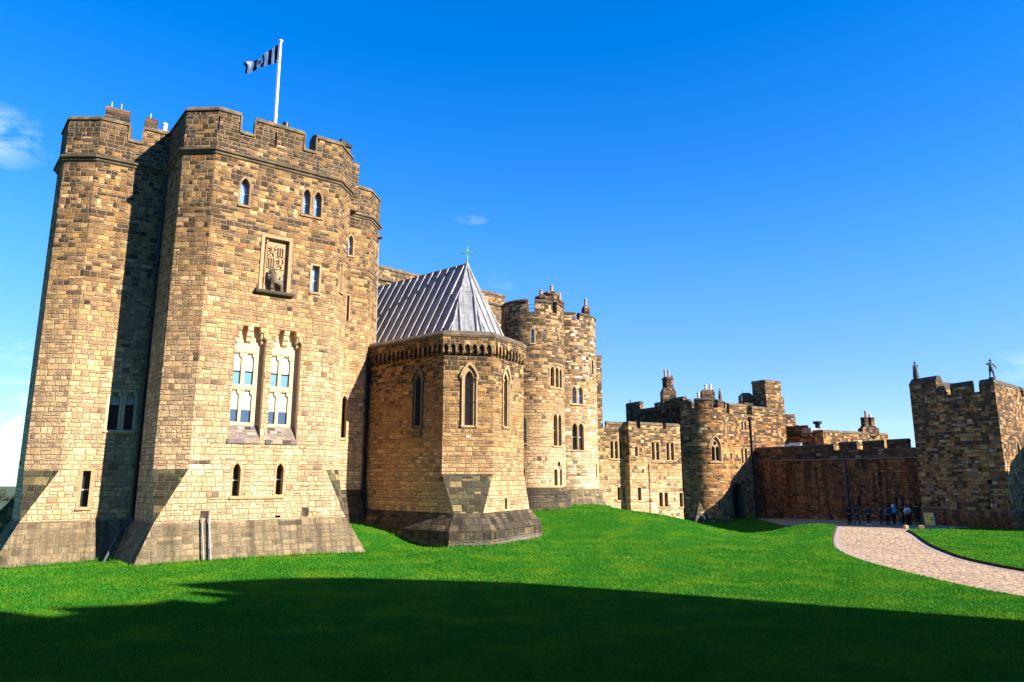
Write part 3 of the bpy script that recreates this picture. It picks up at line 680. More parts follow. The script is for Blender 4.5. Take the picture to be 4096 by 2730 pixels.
def blade_mat():
    M = Mat('grass_blade'); co = M.n('ShaderNodeTexCoord').outputs['Object']
    f1 = M.noise(co, 30., 2, .7); f3 = M.noise(co, .45, 5, .6); f2 = M.noise(co, 2.2, 4, .65)
    c = M.ramp(f1.outputs[0], [(.30,(.018,.125,.008)),(.5,(.036,.20,.015)),(.70,(.08,.31,.03))])
    c = M.mix(M.rng(f3.outputs[0], .44, .64, 0, .8), c, (.14,.29,.018,1)); c = M.mix(M.rng(f2.outputs[0], .56, .72, 0, .4), c, (.20,.28,.03,1)); f6 = M.noise(co, 1.1, 6, .7); c = M.mix(M.rng(f6.outputs[0], .66, .74, 0, .6), c, (.26,.22,.06,1)); f5 = M.noise(co, .11, 3, .5); c = M.mix(M.rng(f5.outputs[0], .38, .62, .0, .35), c, (.03,.16,.004,1))
    M.l(c, M.p.inputs['Base Color']); M.p.inputs['Roughness'].default_value = .6; M.p.inputs['Specular IOR Level'].default_value = .06
    tr = M.n('ShaderNodeBsdfTranslucent'); M.l(c, tr.inputs['Color']); ms = M.n('ShaderNodeMixShader'); ms.inputs[0].default_value = .3
    M.l(M.p.outputs[0], ms.inputs[1]); M.l(tr.outputs[0], ms.inputs[2]); M.l(ms.outputs[0], M.out.inputs['Surface']); return M.m
M_blade = blade_mat()
grass_blades()

# ================================================================== KEEP: WEST TOWER, MAIN TOWER, TURRET
A0, A1, A2, A3 = (-24.8,35.5), (-23.38,33.86), (-21.68,33.86), (-18.9,35.6)
B1, B2, B3, B4, B5 = (-16.81,33.08), (-15.1,33.0), (-9.72,36.92), (-9.48,38.57), (-12.4,42.6)
cL, cR, cL1 = (-16.12,32.25), (-8.78,37.61), (-22.79,33.17)
Q0, Q1, Q2, Q3 = (-12.6,42.1), (-9.54,44.59), (-9.3,46.4), (-12.3,50.4)
STR = [(.0,20.16),(.08,20.22),(.10,20.32),(.19,20.36),(.21,20.44),(.15,20.49),(.0,20.55),(-.1,20.55),(-.1,20.16)]

def add_seg(segs, P, i): return P.u[i]
def shifted(l, du): return [(a+du, b+du, c, d) for a, b, c, d in l]

# ---- main tower
t2 = thing('keep_tower', 'tallest battlemented tower with carved lion panel, nearest the lawn', 'castle tower', (-12,37,.2))
P2 = Path([A3, B1, B2, B3, B4, B5, (-17,46)]); U2 = P2.u[2]        # u of corner B2
F2 = Path([cL, cR], uoff=U2 - hypot(B2[0]-cL[0], B2[1]-cL[1])); dF = hypot(B2[0]-cL[0], B2[1]-cL[1])
holes = []
P2f = Path([B2, B3], uoff=U2)                                       # the front face
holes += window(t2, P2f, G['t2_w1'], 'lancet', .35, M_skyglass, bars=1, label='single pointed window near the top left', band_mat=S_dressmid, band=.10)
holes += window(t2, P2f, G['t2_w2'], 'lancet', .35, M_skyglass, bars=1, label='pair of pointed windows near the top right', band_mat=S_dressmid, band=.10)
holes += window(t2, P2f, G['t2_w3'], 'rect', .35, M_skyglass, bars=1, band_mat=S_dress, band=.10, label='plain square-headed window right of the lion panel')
# two tall sunk panels holding four lights each
def great_window(x0, x1, top, sill_z, foot_z, lights, label):
    D = .42; lights = [(a-.05, b_+.05, c_, d_) for a, b_, c_, d_ in lights]; c = (x0+x1)/2; q = .26
    outl = [(x0,foot_z),(x1,foot_z),(x1,top-.62)]
    for k in range(1,5): t = k/4*pi/2; outl.append((x1 - .16*sin(t) if k < 4 else x1-.16, top-.62+.30*(1-cos(t))))
    outl += [(x1-.30, top-.26),(x1-.34,top)]
    right = outl[2:]
    outl = [(x0,foot_z),(x1,foot_z)] + right + [(2*c-x, z) for x, z in right[::-1]]
    mb = MB(); n = len(outl)
    for i in range(1, n):
        j = (i+1) % n
        mb.poly([P2f.at(*outl[i],.004), P2f.at(*outl[j],.004), P2f.at(*outl[j],-D-.35), P2f.at(*outl[i],-D-.35)])
    lh = [op('should', *l) for l in lights]
    inner = [(x0,sill_z),(x1,sill_z)] + outl[2:]
    wall(mb, P2f, inner, lh, d=-D)
    # raised frames round each tier and the transom
    for h in lh:
        for i in range(1, len(h)):
            j = (i+1) % len(h); mb.poly([P2f.at(*h[i],-D), P2f.at(*h[j],-D), P2f.at(*h[j],-D-.16), P2f.at(*h[i],-D-.16)])
        mb.poly([P2f.at(*h[0],-D), P2f.at(*h[1],-D), P2f.at(*h[1],-D-.16), P2f.at(*h[0],-D-.16)], flip=False)
    a0 = min(l[0] for l in lights)-.12; a1 = max(l[1] for l in lights)+.12
    zt = max(l[3] for l in lights if l[3] < 9); sweep(mb, P2f, a0, a1, [(-D-.02, zt+.04), (-D+.07, zt+.10), (-D+.07, zt+.2), (-D-.02, zt+.28)])
    for tier in (0, 2):
        zt = lights[tier][3]; sweep(mb, P2f, a0, a1, [(-D-.02, zt+.02), (-D+.05, zt+.05), (-D+.05, zt+.13), (-D-.02, zt+.2)])
    for l in lights:
        for k in range(3): sweep(mb, P2f, (l[0]+l[1])/2-.0+(-.19 if k==0 else .12 if k==1 else -.03), (l[0]+l[1])/2+(-.12 if k==0 else .19 if k==1 else .03), [(-D-.02, l[3]-.0), (-D+.04, l[3]), (-D+.04, l[3]+.05), (-D-.02, l[3]+.05)])
    # stepped corbel hanging from the head
    steps = []
    for k, (z0, z1, dd) in enumerate(((top-.30, top, -.02), (top-.56, top-.30, -.12), (top-.80, top-.56, -.24))):      # rounded steps, each set further back
        sweep(mb, P2f, c-.17, c+.09, [(-D-.02, z0), (dd-.10, z0), (dd-.03, z0+.06), (dd, z0+.13), (dd, z1), (-D-.02, z1)])
    for sgn in (-1, 1):                                                # stepped shoulders against both jambs
        for k, (z0, z1, dd) in enumerate(((top-.62, top-.26, -.06), (top-.86, top-.62, -.2))):
            a_, b_ = sorted((c+sgn*((x1-x0)/2-.02), c+sgn*((x1-x0)/2-.24+.05*k)))
            sweep(mb, P2f, a_, b_, [(-D-.02, z0), (dd-.10, z0), (dd-.03, z0+.06), (dd, z0+.13), (dd, z1), (-D-.02, z1)])
    wo = mb.build('window', S_bright, t2); wo['label'] = label
    sl = MB()
    sl.poly([P2f.at(x0,foot_z,.01), P2f.at(x1,foot_z,.01), P2f.at(x1,sill_z,-D), P2f.at(x0,sill_z,-D)], [(x0,foot_z),(x1,foot_z),(x1,sill_z+.4),(x0,sill_z+.4)])
    sweep(sl, P2f, x0-.06, x1+.02, [(.0,foot_z-.22),(.06,foot_z-.2),(.06,foot_z),(-.03,foot_z+.03),(-.03,foot_z-.22)])
    sl.build('sill', S_slab2, wo)
    for i, (u0, u1, v0, v1) in enumerate(lights):
        pm = MB(); pm.poly([P2f.at(*q, -D-.12) for q in lh[i]]); pm.build('pane', M_blueglass if i < 2 else M_deepglass, wo)
        zb = v0 + (v1-v0)*(.40 if i >= 2 else .42)
        q = MB(); ring = [(u0,zb),(u1,zb)] + [p for p in lh[i] if p[1] > zb]; q.poly([P2f.at(*p, -D-.10) for p in ring]); q.build('blind', M_blind, wo)
        b_ = MB(); sweep(b_, P2f, u0, u1, [(-D-.11, zb-.02), (-D-.08, zb-.02), (-D-.08, zb+.03), (-D-.11, zb+.03)]); b_.build('glazing_bar', M_dark if i < 2 else M_blind, wo)
    return outl
S_slab2 = stone('sill_slabs', .22, .45, pal=[(0,(.13,.12,.12)),(.4,(.2,.18,.16)),(.7,(.30,.25,.18)),(.9,(.10,.095,.10))], soot=.2, rough=.01, mortar=(.4,.33,.22), seed=20.)
M_deepglass = plain('deep_blue_glass', (.055,.10,.17), .06, .1, 2., spec=.9)
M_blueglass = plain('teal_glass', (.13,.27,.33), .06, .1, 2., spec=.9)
holes.append(great_window(1.66, 3.17, 11.50, 6.52, 5.80, G['t2_bigA'], 'left-hand tall four-light window under a corbelled head'))
holes.append(great_window(3.50, 5.00, 11.48, 6.50, 5.80, G['t2_bigB'], 'right-hand tall four-light window under a corbelled head'))
# armorial panel
pu0, pu1, pv0, pv1 = 2.74, 4.02, 13.46, 16.30
ph = op('rect', pu0, pu1, pv0, pv1); holes.append(ph)
mb = MB()
for i in range(4):
    j = (i+1)%4; mb.poly([P2f.at(*ph[i],.03), P2f.at(*ph[j],.03), P2f.at(*ph[j],-.22), P2f.at(*ph[i],-.22)])
    g = op('rect', pu0-.17, pu1+.17, pv0-.0, pv1+.17)
    mb.poly([P2f.at(*ph[i],.03), P2f.at(*g[i],.05), P2f.at(*g[j],.05), P2f.at(*ph[j],.03)]); mb.poly([P2f.at(*g[i],.05), P2f.at(*g[i],-.02), P2f.at(*g[j],-.02), P2f.at(*g[j],.05)])
mb.poly([P2f.at(*q,-.22) for q in ph], ph)
panel = mb.build('carved_panel', M_relief, t2)
mb = MB(); sweep(mb, P2f, pu0-.32, pu1+.32, [(-.05,13.22),(.22,13.28),(.26,13.36),(.26,13.42),(-.0,13.50),(-.05,13.5)]); mb.build('panel_ledge', S_copedark, panel)
mb = MB()                                                            # quartered banner with raised beasts and fishes
bu0, bu1, bv0, bv1 = 2.98, 3.86, 14.72, 15.98
sweep(mb, P2f, bu0, bu1, [(-.23,bv0),(-.17,bv0),(-.17,bv1),(-.23,bv1)])
def rel(mb, u, v, ru, rv, d=-.17, h=.09):
    n = 8; top = P2f.at(u, v, d+h); ringo = [P2f.at(u+ru*cos(2*pi*k/n), v+rv*sin(2*pi*k/n), d-.01) for k in range(n)]; ringm = [P2f.at(u+.72*ru*cos(2*pi*k/n), v+.72*rv*sin(2*pi*k/n), d+h*.75) for k in range(n)]
    for k in range(n):
        mb.poly([ringo[k], ringo[(k+1)%n], ringm[(k+1)%n], ringm[k]]); mb.poly([ringm[k], ringm[(k+1)%n], top])
def relbar(mb, a, b, r): 
    for k in range(7): t = k/6; rel(mb, a[0]+(b[0]-a[0])*t, a[1]+(b[1]-a[1])*t, r, r)
cu_, cv_ = (bu0+bu1)/2, (bv0+bv1)/2
for qx, qy, kind in ((-1,1,'beast'),(1,1,'fish'),(-1,-1,'fish'),(1,-1,'beast')):
    x, y = cu_+qx*.22, cv_+qy*.31
    if kind == 'beast':
        relbar(mb, (x-.04,y-.08), (x+.02,y+.12), .075); rel(mb, x-.05, y+.20, .075, .07)
        relbar(mb, (x-.04,y+.1), (x-.17,y+.14), .03); relbar(mb, (x-.02,y+.02), (x-.16,y+.0), .03); relbar(mb, (x-.04,y-.1), (x-.14,y-.2), .035); relbar(mb, (x+.02,y-.1), (x+.08,y-.23), .035)
        relbar(mb, (x+.05,y-.05), (x+.16,y+.05), .025); relbar(mb, (x+.16,y+.05), (x+.12,y+.22), .025)
    else:
        for k in (-1,0,1): relbar(mb, (x+k*.12,y-.2), (x+k*.12,y+.15), .04); rel(mb, x+k*.12, y+.2, .055, .06); rel(mb, x+k*.12, y-.24, .06, .03)
for a, b in (((cu_,bv0),(cu_,bv1)), ((bu0,cv_),(bu1,cv_))): relbar(mb, a, b, .022)
mb.build('carved_banner', M_relief, panel)
mb = MB(); mb.tube([P2f.at(2.86,13.46,-.1), P2f.at(2.90,16.05,-.1)], .035, 8); mb.lathe(P2f.at(2.90,16.05,-.1), [(.04,0),(.07,.05),(.0,.2)], 8); mb.build('carved_lance', M_relief, panel)

def skin_mesh(verts, edges, radii, sub=1):
    """one continuous skinned surface over a skeleton"""
    me = bpy.data.meshes.new('sk'); me.from_pydata(verts, edges, []); o = bpy.data.objects.new('sk', me); COL.objects.link(o)
    m = o.modifiers.new('s', 'SKIN'); m.use_smooth_shade = True
    for i, r in enumerate(radii):
        sv = me.skin_vertices[0].data[i]; sv.radius = (r, r) if not isinstance(r, tuple) else r; sv.use_root = (i == 0)
    if sub: s_ = o.modifiers.new('d', 'SUBSURF'); s_.levels = sub; s_.render_levels = sub
    bpy.context.view_layer.update()
    ev = o.evaluated_get(bpy.context.evaluated_depsgraph_get()); res = bpy.data.meshes.new_from_object(ev)
    bpy.data.objects.remove(o); bpy.data.meshes.remove(me); return res
def add_mesh(name, me, mat, parent=None, loc=(0,0,0), rot=0., scale=1.):
    me.materials.clear(); me.materials.append(mat); me.name = name
    me.transform(Matrix.Translation(loc) @ Matrix.Rotation(rot, 4, 'Z') @ Matrix.Scale(scale, 4))
    if parent:
        o0 = Vector((0,0,0)); q = parent
        while q: o0 = o0 + q.location; q = q.parent
        me.transform(Matrix.Translation(-o0))
    o = bpy.data.objects.new(name, me); COL.objects.link(o)
    if parent: o.parent = parent
    return o
def lion(parent):
    # built along the panel: u to the right, body facing left with the mane towards the viewer
    J = {'hip':(3.68,13.98,.0),'belly':(3.50,13.96,.04),'chest':(3.28,14.08,.08),'neck':(3.20,14.30,.10),'head':(3.14,14.44,.14),'muzzle':(3.05,14.38,.2),
         'fl1':(3.22,13.85,.08),'fl2':(3.19,13.55,.08),'fr1':(3.30,13.80,-.02),'fr2':(3.32,13.52,-.02),'hl1':(3.66,13.78,.04),'hl2':(3.74,13.66,.02),'hl3':(3.70,13.51,.05),'hr1':(3.74,13.78,-.06),'hr2':(3.82,13.64,-.06),'hr3':(3.84,13.51,-.04),
         't1':(3.80,14.05,.0),'t2':(3.84,14.22,.0),'t3':(3.78,14.36,.02),'t4':(3.84,14.46,.02)}
    names = list(J); E_ = [('hip','belly'),('belly','chest'),('chest','neck'),('neck','head'),('head','muzzle'),('chest','fl1'),('fl1','fl2'),('chest','fr1'),('fr1','fr2'),('hip','hl1'),('hl1','hl2'),('hl2','hl3'),('hip','hr1'),('hr1','hr2'),('hr2','hr3'),('hip','t1'),('t1','t2'),('t2','t3'),('t3','t4')]
    rad = dict(hip=.13,belly=.13,chest=.2,neck=.19,head=.15,muzzle=.08,fl1=.09,fl2=.06,fr1=.08,fr2=.06,hl1=.09,hl2=.055,hl3=.05,hr1=.09,hr2=.055,hr3=.05,t1=.03,t2=.03,t3=.03,t4=.05)
    me = skin_mesh([P2f.at(J[k][0], J[k][1], J[k][2]-.02) for k in names], [(names.index(a), names.index(b)) for a, b in E_], [rad[k] for k in names], 1)
    o = add_mesh('carved_lion', me, M_lion, parent)
    m = MB(); r_ = random.Random(5)
    for k in range(46):
        a = r_.uniform(0, 2*pi); q = r_.uniform(.1,.26); u, v = 3.21+q*cos(a)*.9, 14.28+q*sin(a)*1.15
        rel(m, u, v, .06, .09, d=.02+(.26-q)*.6, h=.07)
    m.build('carved_mane', M_lion, o)
lion(panel)
# lower slits, grilles and putlog hole sit on the squared-off base of the front face
lowh = []
du = dF
lowh += window(t2, F2, shifted(G['t2_slits'], du), 'lancet', .4, M_glass, bars=1, band=.10, label='small pointed window low on the front')
for i, l in enumerate(shifted(G['t2_vents'], du)):
    h = op('rect', *l); lowh.append(h); mb = MB()
    for k in range(4): mb.poly([F2.at(*h[k]), F2.at(*h[(k+1)%4]), F2.at(*h[(k+1)%4],-.3), F2.at(*h[k],-.3)])
    mb.poly([F2.at(*q,-.25) for q in h])
    if i < 2:
        for k in range(7): uq = l[0]+(l[1]-l[0])*(k+.5)/7; mb.tube([F2.at(uq,l[2],-.05), F2.at(uq,l[3],-.05)], .014, 6)
    mb.build('vent_grille', M_dark if i == 2 else plain('rusty_grille%d' % i, (.14,.10,.075), .8), t2)
# the wall itself
hs_ = [[(x+U2, z) for x, z in h] for h in holes]
t3off = 0
cham = [op('rect', P2.u[3]+a+.0, P2.u[3]+b, c, d) for a, b, c, d in [(.62,1.02,14.2,15.8)]]
mb = MB()
wall(mb, P2, [(0,4.36),(U2,4.36),(U2,4.95),(P2.u[3],4.95),(P2.u[3],4.36),(P2.L,4.36),(P2.L,20.3),(0,20.3)], hs_ + cham)
mb.poly([(*A3,1.95),(*cL,1.95),(*B1,4.36),(*A3,4.36)], [(0,1.95),(P2.u[1]+1.07,1.95),(P2.u[1],4.36),(0,4.36)])
Lf = F2.L
wall(mb, F2, [(0,1.95),(Lf,1.95),(dF+P2f.L,4.36),(dF+P2f.L,4.95),(dF,4.95),(dF,4.36)], lowh)
cRb = (cR[0]-.589*5, cR[1]+.808*5)
mb.poly([(*cR,1.95),(*cRb,1.95),(*B5,4.36),(*B4,4.36)])
roof_cap(mb, [A3,B1,B2,B3,B4,B5,(-17,46)], 20.25)
mb.build('wall', S_keep, t2)
for c, a, b in ((cL,B2,B1),(cR,B4,B3)): mb = MB(); mb.poly([(*c,1.95),(*a,4.36),(*b,4.36)]); mb.build('broach', S_slab, t2)
window(t2, P2, [(P2.u[3]+.62,P2.u[3]+1.02,14.2,15.8)], 'rect', .25, S_dress, bars=0, band=.05, label='blind slit on the right-hand corner')
mb = MB(); base = [A3, cL, cR, cRb]
loft(mb, off(base, 1.15), -.4, off(base, .06), 1.86); loft(mb, off(base,.06), 1.86, off(base,-.02), 1.98); mb.build('plinth', S_plinth, t2)
mb = MB(); sweep(mb, P2, 0, P2.L, STR); mb.build('string_course', S_cope, t2)
# battlements
UB = P2.u
mer = [(0,U2+1.12,22.62),(U2+1.83,U2+4.49,22.60),(U2+5.15,P2.u[4]+1.6,22.60),(P2.u[4]+2.3,P2.L,22.6)]
FL = 21.66
outl = [(0,20.45),(P2.L,20.45)]
for a, b, z in mer[::-1]: outl += [(b,FL),(b,z),(a,z),(a,FL)]
outl = [q for i, q in enumerate(outl) if not (q[0] in (0,P2.L) and abs(q[1]-FL) < 1e-6)]
sl = [op('rect', U2+x-.045, U2+x+.045, a, b) for x, a, b in ((.02,21.5,22.28),(2.95,21.45,22.28))]
mb = MB(); wall(mb, P2, outl, sl, d=.0, back=-.5); mb.build('parapet', S_keep, t2)
mb = MB(); coping(mb, P2, [(a,b,z) for a,b,z in mer]); 
for a, b in ((mer[0][1],mer[1][0]),(mer[1][1],mer[2][0]),(mer[2][1],mer[3][0])): coping(mb, P2, [(a+.05,b-.05,FL)], h=.12)
merlon_cheeks(mb, P2, [(e, FL, 22.62) for m_ in mer for e in m_[:2] if 0 < e < P2.L]); mb.build('coping', S_cope, t2)
# roof-top stacks
mb = MB(); R45 = Matrix.Translation((-10.75,40.9,0)) @ Matrix.Rotation(.63,4,'Z'); mb.box(-.35,.35,-.5,.5,20.3,24.3,R45); mb.box(-.42,.42,-.58,.58,24.3,24.5,R45); mb.box(-.25,.25,-.4,.4,24.5,24.7,R45)
st_ = mb.build('chimney', S_sooty, t2); chimney_pot(st_, (-10.84,41,24.65), .4, .12, M_iron)
mb = MB(); mb.box(-.5,.5,-.35,.5,20.3,23.5,Matrix.Translation((-10.3,41.2,0)) @ Matrix.Rotation(.63,4,'Z')); mb.build('stair_turret', S_keep, t2)
mb = MB(); mb.lathe((-13.05,37.0,22.5), [(.12,0),(.12,1.2),(.2,1.22),(.2,1.5),(.0,1.52)], 12); mb.build('flue', M_iron, t2)
# pipes
pp_ = off([A3, cL, cR, cRb], .06)
def front_pipe(u, z0, z1):
    n = Vector((.589,-.808)); a = F2.at(u, z1, .12); b = F2.at(u, 1.9, .2); c = F2.at(u, z0, 1.15)
    return [a, b, c]
pipe(t2, front_pipe(.86+dF-.12,.1,2.12), .042, M_galv, name='waste_pipe'); pipe(t2, front_pipe(1.16+dF-.12,.1,2.2), .05, M_galv, name='waste_pipe')

# ---- west tower
t1 = thing('keep_tower', 'battlemented tower at the far left, half in the shadow of its neighbour', 'castle tower', (-21.5,36,.2))
P1 = Path([(-24.1,40.5), A0, A1, A2, A3, (-18.3,36)]); U1_ = P1.u[3]; P1f = Path([A2, A3], uoff=U1_)
h1 = window(t1, P1f, G['t1_twin'], 'should', .35, M_glass, bars=0, band=.12, blind=.33, band_mat=S_bright, label='pair of square-shouldered windows in shadow beside the drainpipe')
F1 = Path([cL1, A3], uoff=U1_-hypot(A2[0]-cL1[0], A2[1]-cL1[1])); d1 = hypot(A2[0]-cL1[0], A2[1]-cL1[1])
lh1 = window(t1, F1, shifted(G['t1_slit'], d1), 'rect', .4, M_glass, bars=1, band=.16, label='narrow upright window at the foot')
mb = MB(); wall(mb, P1, [(0,4.3),(P1.L,4.3),(P1.L,20.3),(0,20.3)], [[(x+U1_,z) for x,z in h] for h in h1])
wall(mb, F1, [(0,1.95),(F1.L,1.95),(F1.L,4.3),(d1,4.3)], lh1)
mb.poly([(*A0,1.95),(*cL1,1.95),(*A1,4.3),(*A0,4.3)]); mb.poly([(-24.1,40.5,1.95),(*A0,1.95),(*A0,4.3),(-24.1,40.5,4.3)])
roof_cap(mb, [(-24.1,40.5),A0,A1,A2,A3,(-18.3,41)], 20.25); mb.build('wall', S_keep, t1)
mb = MB(); mb.poly([(*cL1,1.95),(*A2,4.3),(*A1,4.3)]); mb.build('broach', S_slab, t1)
base = [(-24.1,40.5), A0, cL1, A3]; mb = MB(); loft(mb, off(base,1.2), -.4, off(base,.06), 1.86); loft(mb, off(base,.06), 1.86, off(base,-.02), 1.98); mb.build('plinth', S_plinth, t1)
mb = MB(); mb.poly([(-28.4,36.0,-.4),(-24.7,36.0,3.5),(-24.0,41.0,3.5),(-28.0,42.0,-.4)]); mb.poly([(-28.4,36.0,-.4),(-24.2,36.0,-.4),(-24.2,36.0,3.5),(-24.7,36.0,3.5)]); mb.build('apron', S_slab, t1)
mb = MB(); sweep(mb, P1, 0, P1.L-.05, STR); mb.build('string_course', S_cope, t1)
mer = [(0,P1.u[1]-.6,22.55),(P1.u[1]-.1,U1_+1.33,22.55),(U1_+1.98,P1.L-.05,22.55)]
outl = [(0,20.45),(P1.L-.05,20.45)]
for a, b, z in mer[::-1]: outl += [(b,FL),(b,z),(a,z),(a,FL)]
outl = [q for q in outl if not (q[0] in (0,P1.L-.05) and abs(q[1]-FL) < 1e-6)]
mb = MB(); wall(mb, P1, outl, d=0, back=-.5); mb.build('parapet', S_keep, t1)
mb = MB(); coping(mb, P1, mer); coping(mb, P1, [(U1_+1.38,U1_+1.93,FL)], h=.12); merlon_cheeks(mb, P1, [(U1_+1.33,FL,22.55),(U1_+1.98,FL,22.55)]); mb.build('coping', S_cope, t1)
for (a, b, z0, z1, rods) in ((.12,1.30,22.6,23.42,2),(2.0,2.62,22.6,23.30,1)):
    mb = MB(); sweep(mb, P1f, a, b, [(-.02,z0),(-.02,z1-.2),(-.1,z1),(-.55,z1),(-.6,z1-.2),(-.6,z0)]); 
    stk = mb.build('chimney', S_sooty, t1)
    for k in range(rods): chimney_pot(stk, P1f.at(a+.25+.45*k, z1-.02, -.35), .42, .045, M_galv)
chimney_pot(t1, P1f.at(3.0,22.7,-.3), .6, .13, M_potwhite)
pipe(t1, [(-18.72,35.36,20.1),(-18.72,35.36,12.4),(-18.72,35.3,2.0)], .16, M_iron, [(-18.72,35.34,z) for z in (4.5,7,9.5,15,17.5)], hopper=(-18.72,35.3,12.3))
pipe(t1, [(-18.62,35.2,2.05),(-18.7,34.9,1.75),(-18.9,34.75,1.55),(-18.75,33.2,.1)], .06, M_bluepipe, name='waste_pipe')

# ---- turret behind the main tower
t3 = thing('stair_tower', 'slim lit turret between the main tower and the chapel roof', 'castle tower', (-10,45,.5))
P3 = Path([Q0, Q1, Q2, Q3]); P3f = Path([Q0, Q1])
h3 = []
w3 = G['t3_w']
h3 += window(t3, P3f, [w3[0]], 'lancet', .3, M_skyglass, bars=1, band=.08, label='small pointed window under the string course')
h3 += window(t3, P3f, [(2.48,2.66,13.84,15.54)], 'rect', .25, M_dark, bars=0, band=.06, sill=False, label='arrow slit')
h3 += window(t3, P3f, [w3[2]], 'lancet', .3, M_dark, bars=0, band=.08, label='tall pointed recess near the chapel')
mb = MB(); wall(mb, P3, [(0,3.2),(P3.L,3.2),(P3.L,21.0),(0,21.0)], h3); wall(mb, P3, [(0,0),(P3.L,0),(P3.L,3.2),(0,3.2)])
roof_cap(mb, [Q0,Q1,Q2,Q3], 21.0); mb.build('wall', S_keep, t3)
mb = MB(); loft(mb, off([Q0,Q1,Q2,Q3],.55), 0., off([Q0,Q1,Q2,Q3],.03), 3.2); mb.build('plinth', S_chplinth, t3)
ST3 = [(d, z+.75) for d, z in STR]
mb = MB(); sweep(mb, P3, 0, P3.L, ST3); mb.build('string_course', S_cope, t3)
mer = [(0,P3.u[1]-1.35,24.2),(P3.u[1]-1.25,P3.u[2]+.1,23.05),(P3.u[2]+.8,P3.L,23.05)]; FL3 = 22.3
outl = [(0,21.2),(P3.L,21.2)]
for a, b, z in mer[::-1]: outl += [(b,FL3),(b,z),(a,z),(a,FL3)]
outl = [q for q in outl if not (q[0] in (0,P3.L) and abs(q[1]-FL3) < 1e-6)]
mb = MB(); wall(mb, P3, outl, d=0, back=-.5); mb.build('parapet', S_keep, t3)
mb = MB(); coping(mb, P3, mer); mb.build('coping', S_cope, t3)
mb = MB(); mb.tube([(-9.35,46.3,20.3),(-9.0,46.1,20.3)], .09, 8); mb.build('water_spout', S_copedark, t3)
mb = MB(); mb.tube([(-9.33,46.42,20.2),(-9.28,46.42,12.4)], .045, 8); mb.build('lightning_strap', M_galv, t3)

# ---- hall behind the chapel roof
hall = thing('keep_hall', 'plain high wall of the keep rising behind the lead chapel roof', 'castle building', (-6,66,1))
PH = Path([(-20,52.6),(-12.13,60.),(-.75,70.75),(-6,78)])
mb = MB(); wall(mb, PH, [(0,0),(PH.L,0),(PH.L,22.45),(0,22.45)]); roof_cap(mb, [(-20,52.6),(-12.13,60.),(-.75,70.75),(-6,78),(-22,70)], 22.4); mb.build('wall', S_round, hall)
mb = MB(); coping(mb, PH, [(0,PH.L,22.4)], h=.3); mb.build('coping', S_cope, hall)
mb = MB(); sweep(mb, PH, 0, PH.L, [(0,21.2),(.15,21.3),(.15,21.45),(0,21.5)]); mb.build('string_course', S_copedark, hall)

# ================================================================== CHAPEL
C0, C1, C2, C3, C4, C5 = (-9.64,45.5), (-4.05,40.8), (-1.12,41.38), (.75,44.88), (-.15,48.0), (-5.75,52.9)
ch = thing('chapel', 'polygonal stone chapel with a steep grey lead roof and green cross', 'chapel', (-3.5,45,.2))
PC = Path([C0, C1, C2, C3, C4, C5]); f0, f1, f2 = Path([C0,C1]), Path([C1,C2],uoff=PC.u[1]), Path([C2,C3],uoff=PC.u[2])
hc = []
def chapel_window(P, l, base_u, label, stone_=None):
    l = (l[0], l[1], l[2], l[3])
    h = window(ch, P, [l], 'lancet', .42, M_leaded, bars=0, band=.20, hood=.22, label=label, band_mat=stone_)
    wo = ch.children[-1]; m = MB()
    for s_ in (-1, 1):
        u = (l[0]-.17) if s_ < 0 else (l[1]+.17)
        m.lathe(P.at(u, l[2]-.1, .05), [(.09,0),(.09,.08),(.05,.12),(.05,1.45),(.075,1.47),(.075,1.55),(.05,1.57),(.05,l[3]-l[2]-.55),(.09,l[3]-l[2]-.42),(.11,l[3]-l[2]-.36),(.11,l[3]-l[2]-.30)], 10)
    m.build('colonnette', stone_ or S_dress, wo)
    return [[(x+base_u, z) for x, z in q] for q in h]
def leaded():
    M = Mat('leaded_glass'); co = M.n('ShaderNodeTexCoord').outputs['Object']; n = M.noise(co, 7., 5, .7)
    c = M.ramp(n.outputs[0], [(.3,(.05,.055,.06)),(.55,(.14,.14,.14)),(.75,(.26,.25,.24))]); M.l(c, M.p.inputs['Base Color']); M.p.inputs['Roughness'].default_value = .3; M.bump(n.outputs[0], .5, .02); return M.m
M_leaded = leaded()
hc += chapel_window(f0, (4.88,5.36,7.02,10.15), 0, 'pointed chapel window on the shaded side wall', S_dressdark)  # darker stone here puts the side wall's shade into the colour
hc += chapel_window(f1, G['ch_w1'][0], PC.u[1], 'pointed chapel window on the narrow angled face')
hc += chapel_window(f2, (1.30,1.78,7.02,10.25), PC.u[2], 'pointed chapel window on the bright right-hand face')
C1b, C2b, C3b, C4b = (-3.25,40.15), (-1.62,40.50), (1.12,45.55), (.6,48.2)
mb = MB(); wall(mb, PC, [(0,4.15),(PC.L,4.15),(PC.L,12.15),(0,12.15)], hc)
k1_ = hypot(C1b[0]-C1[0],C1b[1]-C1[1])
mb.poly([(*C0,1.95),(*C1b,1.95),(*C1,4.15),(*C0,4.15)], [(0,1.95),(PC.u[1]+k1_,1.95),(PC.u[1],4.15),(0,4.15)])
k2_ = hypot(C2b[0]-C2[0],C2b[1]-C2[1]); FC = Path([C2b, C3b], uoff=PC.u[2]-k2_)
sl = window(ch, FC, [(1.62+k2_-.13,1.62+k2_+.13,2.08,2.72)], 'rect', .3, M_dark, bars=0, band=.05, sill=False, label='tiny slit above the plinth')
wall(mb, FC, [(0,1.95),(FC.L,1.95),(k2_+f2.L,4.15),(k2_,4.15)], sl)
mb.poly([(*C4b,1.95),(*C5,1.95),(*C5,4.15),(*C4,4.15)])
mb.build('wall', S_chapel, ch)
